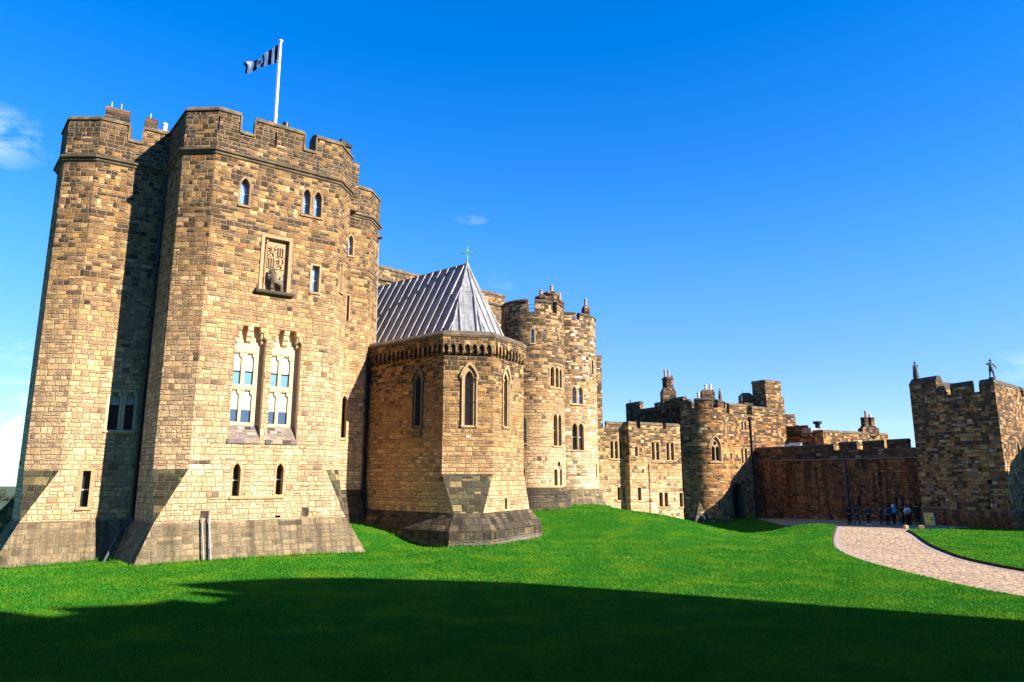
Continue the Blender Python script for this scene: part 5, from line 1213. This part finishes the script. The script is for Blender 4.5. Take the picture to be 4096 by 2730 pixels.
hw = window(rt, k1, [(4.1,5.0,4.9,6.9)], 'lancet', .4, M_glass, bars=0, band=.12, label='pointed window on the sunlit face'); hk += [[(x+PK_.u[2],z) for x,z in h] for h in hw]
hw = window(rt, k1, [(2.60,2.80,1.35,2.3)], 'rect', .3, M_dark, bars=0, band=.05, sill=False, label='slit by the right edge'); hk += [[(x+PK_.u[2],z) for x,z in h] for h in hw]
mb = MB(); wall(mb, PK_, [(0,-1),(PK_.L,-1),(PK_.L,10.2),(0,10.2)], hk); roof_cap(mb, [(42.5,66.5), K0, K1, K2, (46,68)], 10.1); mb.build('wall', S_right, rt)
mb = MB(); sweep(mb, PK_, 0, PK_.L, [(.0,-1),(.28,-1),(.28,1.02),(.20,1.14),(0,1.24)]); mb.build('plinth', S_curtain, rt)
outl = [(0,10.2),(PK_.L,10.2)]; kk = PK_.u[2]
prof = [(PK_.L,11.3),(kk+8.4,11.3),(kk+8.4,10.75),(kk+7.7,10.75),(kk+7.7,11.3),(ko+7.28,11.3),(ko+7.28,10.75),(ko+6.52,10.75),(ko+6.52,11.35),(ko+4.22,11.35),(ko+4.22,10.8),(ko+3.65,10.8),(ko+3.65,11.35),(ko+2.9,11.35),(ko+2.9,12.1),(0,12.1)]
mb = MB(); wall(mb, PK_, outl+prof, d=0, back=-.75); mb.build('parapet', S_right, rt)
mb = MB()
def saddle(u0, u1, z, h): sweep(mb, PK_, u0, u1, [(.03,z-.02),(.03,z+.05),(-.2,z+h),(-.55,z+h),(-.78,z+.05),(-.78,z-.02)])
saddle(0,ko+2.9,12.08,.55); saddle(ko+2.9,ko+3.65,11.33,.32); saddle(ko+4.22,ko+6.52,11.33,.42); saddle(ko+7.28,kk+7.7,11.28,.42); saddle(kk+8.4,PK_.L,11.28,.42)
mb.build('coping', S_copedark, rt)
# the neighbouring gate whose gable shades the foot of the sunlit face (outside the picture)
gt = thing('gate_building', 'gabled stone gate building outside the picture to the right', 'castle building', (52,52,0))
PGT = Path([(57.2,61.6),(45.2,51.05)]); GLn = PGT.L                      # its gabled end towards the tower
gp_ = [(-.4,8.3),(.85,8.75),(1.05,8.3),(1.9,9.2),(3.6,9.85),(6.3,10.7),(9.,11.9),(11.,10.9),(GLn-.2,9.)]
mb = MB(); wall(mb, PGT, [(0,-1),(GLn,-1)] + [(GLn-(u+.2), z) for u, z in gp_], d=0, back=-5.); mb.build('wall', S_right, gt)

# ================================================================== THE KEEP BEHIND THE VIEWER, WHICH THROWS THE LONG SHADOW ACROSS THE LAWN
bk = thing('keep_wing', 'battlemented keep wing behind the viewpoint, with a block added to darken the near lawn', 'castle building', (20,-5,0))
PQ = lambda p, q: (-SDX*p + -SDY*q, -SDY*p + SDX*q)                     # p along the light, q across it
P0 = -22.; KT = math.tan(SUN_EL)
prof = [(25.4,-8.),(25.2,8.),(24.9,12.7),(24.05,15.6),(23.,19.1),(21.6,21.2),(20.,22.4),(18.05,23.6),(18.0,19.8),(17.6,21.7),(17.1,21.6),(17.05,19.5),(16.25,19.4),(16.2,20.9),(15.3,20.9),(14.3,21.8),(13.3,22.9),(13.25,21.4),(12.6,21.4),(12.5,23.7),(9.5,23.7),(9.4,21.5),(7.8,21.5),(7.7,23.7),(4.5,23.7),(4.5,21.5),(-8.,21.5)]
PB = Path([PQ(P0, 25.4), PQ(P0, -8.)])
outl = [(33.4,-1),(0,-1)] + [(25.4-q, (p-P0)*KT) for q, p in prof]
mb = MB(); wall(mb, PB, outl, d=0, back=-4.)
r_ = [PQ(P0-.2, 4.), (-4.,-9.), (-40.,-13.), (-40.,-45.), (40.,-45.)]  # unseen block added behind the viewer to cut skylight on the lawn
mb.prism(r_ if area(r_) > 0 else r_[::-1], -1, 27.); mb.build('wall', S_keep, bk)

# ================================================================== FLAG
POLE = (-13.66, 37.0)
fp = thing('flagpole', 'tall white flagpole rising from the roof of the tallest tower', 'flagpole', (*POLE, 20.2))
mb = MB(); mb.tube([(*POLE,20.2),(*POLE,29.25)], .105, 14, r1=.06); mb.build('pole', M_white, fp, smooth=True)
mb = MB(); mb.lathe((*POLE,29.22), [(.06,0),(.13,.03),(.13,.09),(.05,.13),(0,.14)], 14); mb.build('finial', M_white, fp, smooth=True)
mb = MB(); mb.tube([(POLE[0]-.09,36.96,24.0),(POLE[0]-.10,36.95,29.1)], .012, 5); mb.tube([(POLE[0]-.08,36.95,27.85),(POLE[0]-.16,36.93,27.98)], .025, 6); mb.build('halyard', M_galv, fp)
def flag_mat():
    M = Mat('striped_flag_cloth'); uv = M.n('ShaderNodeTexCoord').outputs['UV']; sp = M.n('ShaderNodeSeparateXYZ'); M.l(uv, sp.inputs[0])
    K_, Wt = (.012,.012,.018), (.92,.93,1.0)
    c = M.ramp(sp.outputs[0], [(0,K_),(.10,Wt),(.19,K_),(.29,Wt),(.40,K_),(.51,Wt),(.64,K_),(.77,Wt),(.93,K_)], const=True)
    M.l(c, M.p.inputs['Base Color']); M.p.inputs['Roughness'].default_value = .8
    tr = M.n('ShaderNodeBsdfTranslucent'); M.l(c, tr.inputs['Color']); mixs = M.n('ShaderNodeMixShader'); mixs.inputs[0].default_value = .7
    M.l(M.p.outputs[0], mixs.inputs[1]); M.l(tr.outputs[0], mixs.inputs[2]); M.l(mixs.outputs[0], M.out.inputs['Surface']); return M.m
def flag_pt(s, t, e=0.):
    # s along from the pole, t from bottom (0) to top (1)
    tx = [(0,29.10,27.90),(.25,28.66,27.74),(.5,28.30,27.52),(.75,28.02,27.36),(.9,27.88,27.22),(1,27.78,27.26)]
    for (a, ta, ba), (b, tb, bb_) in zip(tx, tx[1:]):
        if s <= b: k = (s-a)/(b-a); top = ta+(tb-ta)*k; bot = ba+(bb_-ba)*k; break
    x = POLE[0]-.14 - 1.84*s; y = 36.95 + 1.25*s + .16*s*sin(9*s+2.2*t) + .05*s*sin(21*s-3*t) + e
    k = (36.95+1.25*s)/37.
    return Vector((x*k + .05*s*sin(7*t+11*s), y, EYE + (bot + (top-bot)*t - EYE)*k + .05*s*s*sin(13*s+4*t)))
mb = MB(); NS, NT = 40, 12
for i in range(NS):
    for j in range(NT):
        q = [(i/NS,j/NT),((i+1)/NS,j/NT),((i+1)/NS,(j+1)/NT),(i/NS,(j+1)/NT)]
        mb.poly([flag_pt(*p) for p in q], q)
fl = mb.build('flag', flag_mat(), None, smooth=True)
tag(fl, 'black and white striped flag with a small crest, streaming from the pole', 'flag')
def flag_patch(name, shapes, mat, e):
    m = MB()
    for sh in shapes: m.poly([flag_pt(a, b, e) for a, b in sh]); m.poly([flag_pt(a, b, -e) for a, b in sh][::-1])
    return m.build(name, mat, fl)
def ell(cx, cy, rx, ry, n=12): return [(cx+rx*cos(2*pi*k/n), cy+ry*sin(2*pi*k/n)) for k in range(n)]
F_w = plain('flag_white', (.75,.75,.78), .8, .05); F_k = plain('flag_black', (.015,.015,.02), .8, .05); F_r = plain('flag_red', (.45,.06,.04), .8, .05); F_b = plain('flag_blue', (.08,.13,.30), .8, .05)
flag_patch('crest_shield', [[(.46,.78),(.62,.78),(.62,.45),(.585,.25),(.54,.14),(.495,.25),(.46,.45)]], F_w, .012)
flag_patch('crest_stripe', [[(x,.70),(x+.014,.70),(x+.014,.30),(x,.30)] for x in (.487,.520,.553,.583)], F_k, .018)
flag_patch('crest_supporter', [ell(.435,.52,.022,.20), ell(.645,.50,.022,.20), ell(.54,.85,.03,.06)], F_b, .016)
flag_patch('crest_ribbon', [[(.44,.24),(.64,.24),(.64,.16),(.44,.16)], ell(.54,.62,.02,.05)], F_r, .022)

# ================================================================== PEOPLE AND STATUES
SK = {'pelvis':(0,0,.92),'waist':(0,.01,1.08),'chest':(0,0,1.30),'neck':(0,0,1.47),'head':(0,-.015,1.60),'crown':(0,-.01,1.70),
      'shL':(-.17,.01,1.40),'elL':(-.24,.03,1.13),'wrL':(-.25,-.05,.90),'haL':(-.25,-.08,.81),'shR':(.17,.01,1.40),'elR':(.24,.03,1.13),'wrR':(.25,-.05,.90),'haR':(.25,-.08,.81),
      'hiL':(-.09,0,.86),'knL':(-.10,-.02,.48),'anL':(-.11,.02,.08),'toL':(-.12,-.15,.04),'hiR':(.09,0,.86),'knR':(.10,-.02,.48),'anR':(.11,.02,.08),'toR':(.12,-.15,.04)}
BONES = [('pelvis','waist'),('waist','chest'),('chest','neck'),('neck','head'),('head','crown'),('chest','shL'),('shL','elL'),('elL','wrL'),('wrL','haL'),('chest','shR'),('shR','elR'),('elR','wrR'),('wrR','haR'),('pelvis','hiL'),('hiL','knL'),('knL','anL'),('anL','toL'),('pelvis','hiR'),('hiR','knR'),('knR','anR'),('anR','toR')]
RAD = dict(pelvis=(.15,.11),waist=(.135,.10),chest=(.165,.115),neck=.052,head=(.08,.095),crown=.06,sh=.062,el=.045,wr=.032,ha=.04,hi=.095,kn=.062,an=.045,to=.035)
def rad_of(k): return RAD.get(k, RAD.get(k[:2]))
def skel(keys, pose, grow=0., bones=BONES):
    J = {**SK, **pose}; names = [k for k in SK if k in keys]; E_ = [(names.index(a), names.index(b)) for a, b in bones if a in keys and b in keys]
    rr = []
    for k in names:
        r = rad_of(k); rr.append(tuple(x+grow for x in r) if isinstance(r, tuple) else r+grow)
    return skin_mesh([J[k] for k in names], E_, rr, 1)
TORSO = ['pelvis','waist','chest','neck','shL','elL','wrL','shR','elR','wrR']; LEGS = ['pelvis','hiL','knL','anL','hiR','knR','anR']
TB = [('pelvis','waist'),('waist','chest'),('chest','neck'),('chest','shL'),('shL','elL'),('elL','wrL'),('chest','shR'),('shR','elR'),('elR','wrR')]
skin_m = plain('skin', (.42,.25,.18), .6, .1)
_cl = {}
def cloth(c):
    if c not in _cl: _cl[c] = plain('cloth_%d' % len(_cl), c, .85, .2, 9.)
    return _cl[c]
def person(label, x, y, heading, h, jacket, trousers, hair, shoes=(.02,.02,.02), pose=None, pack=None, hood=None, stripes=None, coat=False, z=None):
    pose = pose or {}; z = (gzf(x, y)-.03) if z is None else z; s = h/1.76
    heading += pi; t = thing('person', label, 'person', (x, y, z), 'visitors at the foot of the curtain wall'); a = dict(parent=t, loc=(x,y,z), rot=heading, scale=s)
    add_mesh('body', skel(list(SK), pose), skin_m, **a)
    j = add_mesh('jacket', skel(TORSO, {**pose, 'neck':(0,.01,1.43)}, .028, TB), cloth(jacket), **a)
    add_mesh('trousers', skel(LEGS, pose, .018), cloth(trousers), **a)
    J = {**SK, **pose}; R_ = Matrix.Translation((x,y,z)) @ Matrix.Rotation(heading,4,'Z') @ Matrix.Scale(s,4)
    m = MB()
    for sd_ in 'LR':
        p, q = Vector(J['an'+sd_]), Vector(J['to'+sd_]); m.tube([R_ @ (p+Vector((0,.05,-.04))), R_ @ (q+Vector((0,-.04,0)))], .055*s, 8)
    m.build('shoes', cloth(shoes), t)
    m = MB(); hc_ = Vector(J['head'])+Vector((0,.02,.03)); N = 10
    prof = [(.0,.125),(.05,.115),(.09,.075),(.105,.02),(.10,-.05),(.085,-.10)] if not hood else [(.0,.15),(.07,.13),(.115,.08),(.13,.0),(.125,-.09),(.10,-.16)]
    for (r0, z0), (r1, z1) in zip(prof, prof[1:]):
        for k in range(N):
            a0, a1 = -.35*pi+1.7*pi*k/N-.5*0, -.35*pi+1.7*pi*(k+1)/N
            m.poly([R_ @ (hc_+Vector((r*cos(aa), r*sin(aa)*1.1, zz_))) for r, aa, zz_ in ((r0,a0,z0),(r1,a0,z1),(r1,a1,z1),(r0,a1,z0))][::-1])
    m.build('hood' if hood else 'hair', cloth(hood or hair), t, smooth=True)
    if stripes:
        m = MB()
        for zc, hh in stripes[1]: m.lathe(R_ @ Vector((0,.005,zc)), [(.0,0),(.205*s,0),(.205*s,hh*s),(0,hh*s)], 16)
        m.build('stripe', cloth(stripes[0]), j)
    if coat:
        m = MB(); m.lathe(R_ @ Vector((0,0,.55)), [(.21*s,0),(.20*s,.2),(.17*s,.5)], 16); m.build('coat_skirt', cloth(jacket), j, smooth=True)
    if pack:
        pk = MB(); M4 = R_ @ Matrix.Translation((0,.21,1.25))
        pk.box(-.145,.145,-.07,.09,-.22,.2,M4); pk.box(-.11,.11,.09,.13,-.2,.02,M4); pk.box(-.11,.11,-.05,.06,.2,.24,M4)
        b = pk.build('backpack', cloth(pack[0]), None); tag(b, pack[1], 'backpack')
    return t
apart = {'knL':(-.15,-.02,.48),'anL':(-.22,.03,.08),'toL':(-.25,-.13,.04),'knR':(.15,-.02,.48),'anR':(.22,.0,.08),'toR':(.25,-.16,.04)}
stride = {'knL':(-.10,-.12,.49),'anL':(-.11,-.10,.08),'toL':(-.11,-.27,.04),'knR':(.11,.10,.47),'anR':(.13,.26,.10),'toR':(.13,.12,.04)}
folded = {'elL':(-.25,-.03,1.15),'wrL':(-.08,-.20,1.15),'haL':(.02,-.21,1.17),'elR':(.25,-.03,1.15),'wrR':(.08,-.19,1.12),'haR':(-.02,-.22,1.12)}
NAVY, BLK, GREY = (.015,.018,.03), (.010,.010,.012), (.05,.05,.055)
person('person in black standing in the dark right beside the wall drainpipe', 30.75, 65.2, .3, 1.72, BLK, BLK, (.02,.015,.01), pose=folded)
person('person in a dark jacket with legs apart, second from the drainpipe', 30.55, 63.4, .2, 1.78, (.02,.022,.03), GREY, (.02,.016,.012), pose=apart, pack=((.045,.05,.06), 'grey rucksack on the back of the person nearest the drainpipe'))
person('person in a charcoal hooded jacket and white trainers, standing apart from the others', 31.45, 63.1, -.1, 1.80, (.032,.034,.04), BLK, (.015,.012,.01), shoes=(.6,.6,.62), pose={'anL':(-.13,-.06,.08),'toL':(-.17,-.22,.04)})
person('short person in dark clothes with pale grey hat, stooping by the wall', 33.1, 64.2, 1.2, 1.48, (.02,.02,.022), BLK, (.22,.22,.21), pose=folded)
person('person in a blue violet jacket with a dark rucksack, in the middle of the group', 32.75, 62.4, .1, 1.66, (.10,.14,.36), BLK, (.02,.015,.012), pack=((.02,.025,.05), 'dark rucksack on the blue violet jacket'))
person('person in dark clothes and white hood carrying a bright blue rucksack', 33.55, 62.9, -.2, 1.74, (.025,.03,.05), NAVY, (.1,.1,.1), pose=stride, pack=((.03,.30,.62), 'bright blue rucksack worn under a white hood'), hood=(.45,.60,.66))
person('child in a tan coat beside the bright blue rucksack', 33.85, 62.3, .5, 1.25, (.30,.16,.09), (.12,.07,.05), (.10,.05,.02))
person('person in all black between the tan-coated child and the striped jumper', 34.3, 62.8, 3.6, 1.70, BLK, BLK, (.03,.02,.015), pose=folded)
person('person in a white and navy striped jumper, seen from behind', 33.85, 61.2, .0, 1.78, (.55,.56,.60), BLK, (.10,.03,.02), stripes=((.02,.025,.06), [(1.18,.07),(1.02,.06)]), pose={'elL':(-.27,.02,1.15),'wrL':(-.17,-.12,1.0),'elR':(.27,.02,1.15),'wrR':(.17,-.12,1.0)})
person('person in a dark red hat and dark coat behind the striped jumper', 34.55, 62.3, 3.0, 1.76, BLK, BLK, (.22,.03,.03))
person('tall person in a long black coat at the right end of the group', 34.85, 61.5, -.3, 1.84, BLK, (.02,.022,.012), BLK, coat=True)

def statue(label, p, rot, h, pose, extra=None, robe=False, mat=None):
    mat = mat or M_bronze; s = h/1.76
    t = thing('statue', label, 'statue', p)
    keys = list(SK); a = dict(parent=t, loc=p, rot=rot, scale=s)
    o = add_mesh('figure', skel(keys, pose, .022), mat, **a)
    R_ = Matrix.Translation(p) @ Matrix.Rotation(rot,4,'Z') @ Matrix.Scale(s,4)
    m = MB(); m.lathe(R_ @ Vector((0,0,-.06)), [(.30*s,-.1),(.30*s,.05*s),(.26*s,.10*s)], 12); m.build('plinth', mat, t)
    if robe: m = MB(); m.lathe(R_ @ Vector((0,0,.08)), [(.31*s,0),(.29*s,.35*s),(.25*s,.75*s),(.23*s,1.1*s),(.12*s,1.32*s)], 14); m.build('robe', mat, t, smooth=True)
    else: m = MB(); m.lathe(R_ @ Vector((0,0,.62)), [(.23*s,0),(.21*s,.15*s),(.17*s,.4*s)], 14); m.build('tunic', mat, t, smooth=True)
    m = MB(); m.lathe(R_ @ (Vector({**SK, **pose}['head'])+Vector((0,0,.03))), [(.125*s,0),(.12*s,.06*s),(.07*s,.13*s),(.03*s,.17*s),(.03*s,.24*s),(0,.25*s)], 12); m.build('helmet', mat, t, smooth=True)
    return t
statue('dark robed stone figure standing on the taller corner of the right tower', (36.55,62.35,12.72), .5, 1.42, {'shR':(.22,.01,1.40),'shL':(-.22,.01,1.40),'elR':(.42,.02,1.22),'wrR':(.30,-.10,1.40),'haR':(.22,-.12,1.48),'elL':(-.36,.02,1.13),'wrL':(-.40,-.02,.90),'haL':(-.41,-.02,.82)}, robe=True)
statue('dark stone figure with bent elbow and legs astride on the right tower near corner', (38.55,55.35,11.76), .0, 1.46, {**apart, 'elL':(-.42,.02,1.34),'wrL':(-.20,-.10,1.20),'haL':(-.12,-.12,1.18),'elR':(.36,.0,1.18),'wrR':(.46,-.05,.95),'haR':(.52,-.08,.88),'knL':(-.15,-.02,.48),'anL':(-.19,.03,.08)})
statue('small worn stone figure on the round gatehouse tower parapet', tuple(PG.at(1.95, 12.78, -.28)), .6, 1.28, {'elR':(.26,.02,1.14),'wrR':(.34,-.02,.92)}, robe=True, mat=S_dressdark)
statue('small dark stone figure leaning on the wing parapet beside the turret', tuple(pv.at(3.55, 12.5, -.28)), -.3, 1.15, {'elL':(-.30,.02,1.16),'wrL':(-.18,-.12,1.05)}, mat=M_bronze)

# ================================================================== SIGN, KERB STONES, HANDRAIL
sx, sy = 33.5, 57.4; sz = gzf(sx, sy)+LAWN_UP
sg = thing('notice_board', 'yellow sandwich board with an arrow at the corner of the path', 'sign', (sx, sy, sz))
SM = Matrix.Translation((sx,sy,sz)) @ Matrix.Rotation(radians(-6),4,'Z') @ Matrix.Rotation(radians(-9),4,'X')
M_yellow = plain('yellow_panel', (.95,.50,.02), .5, .05); M_sgreen = plain('pale_yellow_panel', (.85,.66,.12), .5, .05); M_navy = plain('navy_print', (.03,.04,.12), .5, .05); M_sgrey = plain('grey_frame', (.16,.15,.14), .5, .1)
mb = MB(); mb.box(-.36,.36,.0,.03,.16,1.10,SM); mb.build('panel', M_yellow, sg)
mb = MB(); mb.box(.22,.355,-.006,-.002,.17,1.09,SM); mb.build('panel_stripe', M_sgreen, sg)
mb = MB()
for a in ((-.40,-.36,.0,1.14),(.36,.40,.0,1.14)): mb.box(a[0],a[1],-.015,.045,a[2],a[3],SM)
mb.box(-.40,.40,-.015,.045,1.10,1.15,SM); mb.box(-.36,.36,-.01,.04,.13,.16,SM)
B_ = Matrix.Translation((sx,sy,sz)) @ Matrix.Rotation(radians(-6),4,'Z') @ Matrix.Translation((0,.42,0)) @ Matrix.Rotation(radians(12),4,'X')
for a in (-.38,.38): mb.box(a-.02,a+.02,-.02,.02,.0,1.12,B_)
mb.build('frame', M_sgrey, sg)
mb = MB()
def flat(pts, e=-.01): mb.poly([SM @ Vector((x, e, z)) for x, z in pts])
flat([(-.26,.27),(-.17,.34),(-.17,.29),(.0,.29),(.0,.25),(-.17,.25),(-.17,.20)])                                             # arrow to the left
for z, l_ in ((.98,.30),(.90,.24),(.83,.28),(.76,.18)): flat([(-.28,z),(-.28+l_,z),(-.28+l_,z+.022),(-.28,z+.022)])
flat([(.08,.52),(.28,.52),(.32,.56),(.32,.74),(.28,.78),(.12,.78),(.08,.74)], -.012)
flat([(.12,.24),(.15,.24),(.24,.42),(.21,.42)]); flat([(.24,.30),(.27,.30),(.18,.36),(.17,.34)])
mb.build('lettering', M_navy, sg)
mb = MB(); flat([(.14,.60),(.24,.60),(.27,.64),(.27,.70),(.22,.73),(.14,.72),(.14,.69),(.21,.69),(.23,.67),(.22,.64),(.14,.64)], -.016); mb.build('symbol', F_w, sg)
def rock(x, y, w, d, h, seed):
    r = random.Random(seed); bm = bmesh.new(); bmesh.ops.create_cube(bm, size=1.); bmesh.ops.bevel(bm, geom=bm.edges[:], offset=.16, segments=2, affect='EDGES')
    for v in bm.verts: v.co += Vector((r.uniform(-.04,.04), r.uniform(-.04,.04), r.uniform(-.04,.04)))
    me = bpy.data.meshes.new('kerb_stone'); bm.to_mesh(me); bm.free(); z = gzf(x, y)+LAWN_UP
    me.transform(Matrix.Diagonal((w,d,h*1.25,1))); me.materials.append(S_dress); o = bpy.data.objects.new('kerb_stone', me); COL.objects.link(o); o.location = (x,y,z+h*.42); o.rotation_euler[2] = r.uniform(-.4,.4); return o
for (x, y, w_, h_, lab) in ((30.72,56.0,.36,.24,'pale squared stone where the path meets the lawn, leftmost of three'),(31.85,55.9,.42,.22,'pale squared stone beside the yellow board'),(33.95,55.3,.34,.20,'rounded brown stone standing alone on the lawn edge, right of the board')):
    o = rock(x, y, w_, .3, h_, int(x*10)); tag(o, lab, 'stone', 'edging stones by the path')
rx, ry = 23.5, 79.0; rz_ = gzf(rx, ry)
hr = thing('handrail', 'small black hooped handrail at the foot of the gatehouse tower', 'handrail', (rx, ry, rz_))
for k in range(2):
    mb = MB(); x = rx+.28*k; mb.tube([(x,ry,rz_),(x,ry,rz_+.95),(x+.08,ry,rz_+1.1),(x+.2,ry,rz_+1.12),(x+.26,ry,rz_+.95),(x+.26,ry,rz_)], .035, 7); mb.build('hoop', M_iron, hr)

# ================================================================== FAR TREES ON THE LEFT
def leaf_mat():
    M = Mat('far_tree_foliage'); n = M.noise(M.n('ShaderNodeTexCoord').outputs['Object'], .8, 4)
    M.l(M.ramp(n.outputs[0], [(.3,(.02,.035,.02)),(.6,(.05,.065,.035)),(.8,(.09,.085,.05))]), M.p.inputs['Base Color']); M.p.inputs['Roughness'].default_value = .9; return M.m
M_leaf = leaf_mat(); M_bark = plain('bark', (.07,.05,.035), .9, .3)
def tree(x, y, z, h, w_, seed, label):
    r = random.Random(seed); t = thing('tree', label, 'tree', (x,y,z), 'far trees beyond the keep')
    mb = MB(); mb.tube([(x,y,z),(x+.2,y,z+h*.4),(x,y,z+h*.75)], .35, 7, r1=.1)
    for k in range(5): a = r.uniform(0,6.28); mb.tube([(x,y,z+h*(.3+.08*k)), (x+w_*.35*cos(a), y+w_*.35*sin(a), z+h*(.5+.08*k))], .12, 5, r1=.04)
    mb.build('trunk', M_bark, t)
    mb = MB(); cl = [(Vector((x+r.uniform(-.38,.38)*w_, y+r.uniform(-.38,.38)*w_, z+h*r.uniform(.38,.86))), w_*r.uniform(.12,.24)) for _ in range(14)]
    for c, rr in cl:
        for k in range(70):
            d = Vector((r.gauss(0,1), r.gauss(0,1), r.gauss(0,1))).normalized()*rr*r.uniform(.5,1.05); p = c+d
            a = Vector((r.gauss(0,1), r.gauss(0,1), r.gauss(0,1))).normalized()*.42; b = a.cross(Vector((r.gauss(0,1), r.gauss(0,1), r.gauss(0,1)))).normalized()*.3
            mb.poly([p-a, p+b, p+a, p-b])
    mb.build('crown', M_leaf, t, weld=False)
for k, (x, h, w_, lab) in enumerate(((-305,8.5,10,'dark bushy far tree at the very left edge of the picture'),(-294,7.5,9,'rounded far tree, second from the left edge'),(-286,6.2,8,'lower far tree next to the tower foot'),(-279,5.0,7,'smallest far tree, half hidden by the tower plinth'))):
    tree(x, 400+5*sin(k*2.), -12.0, h, w_, 30+k, lab)
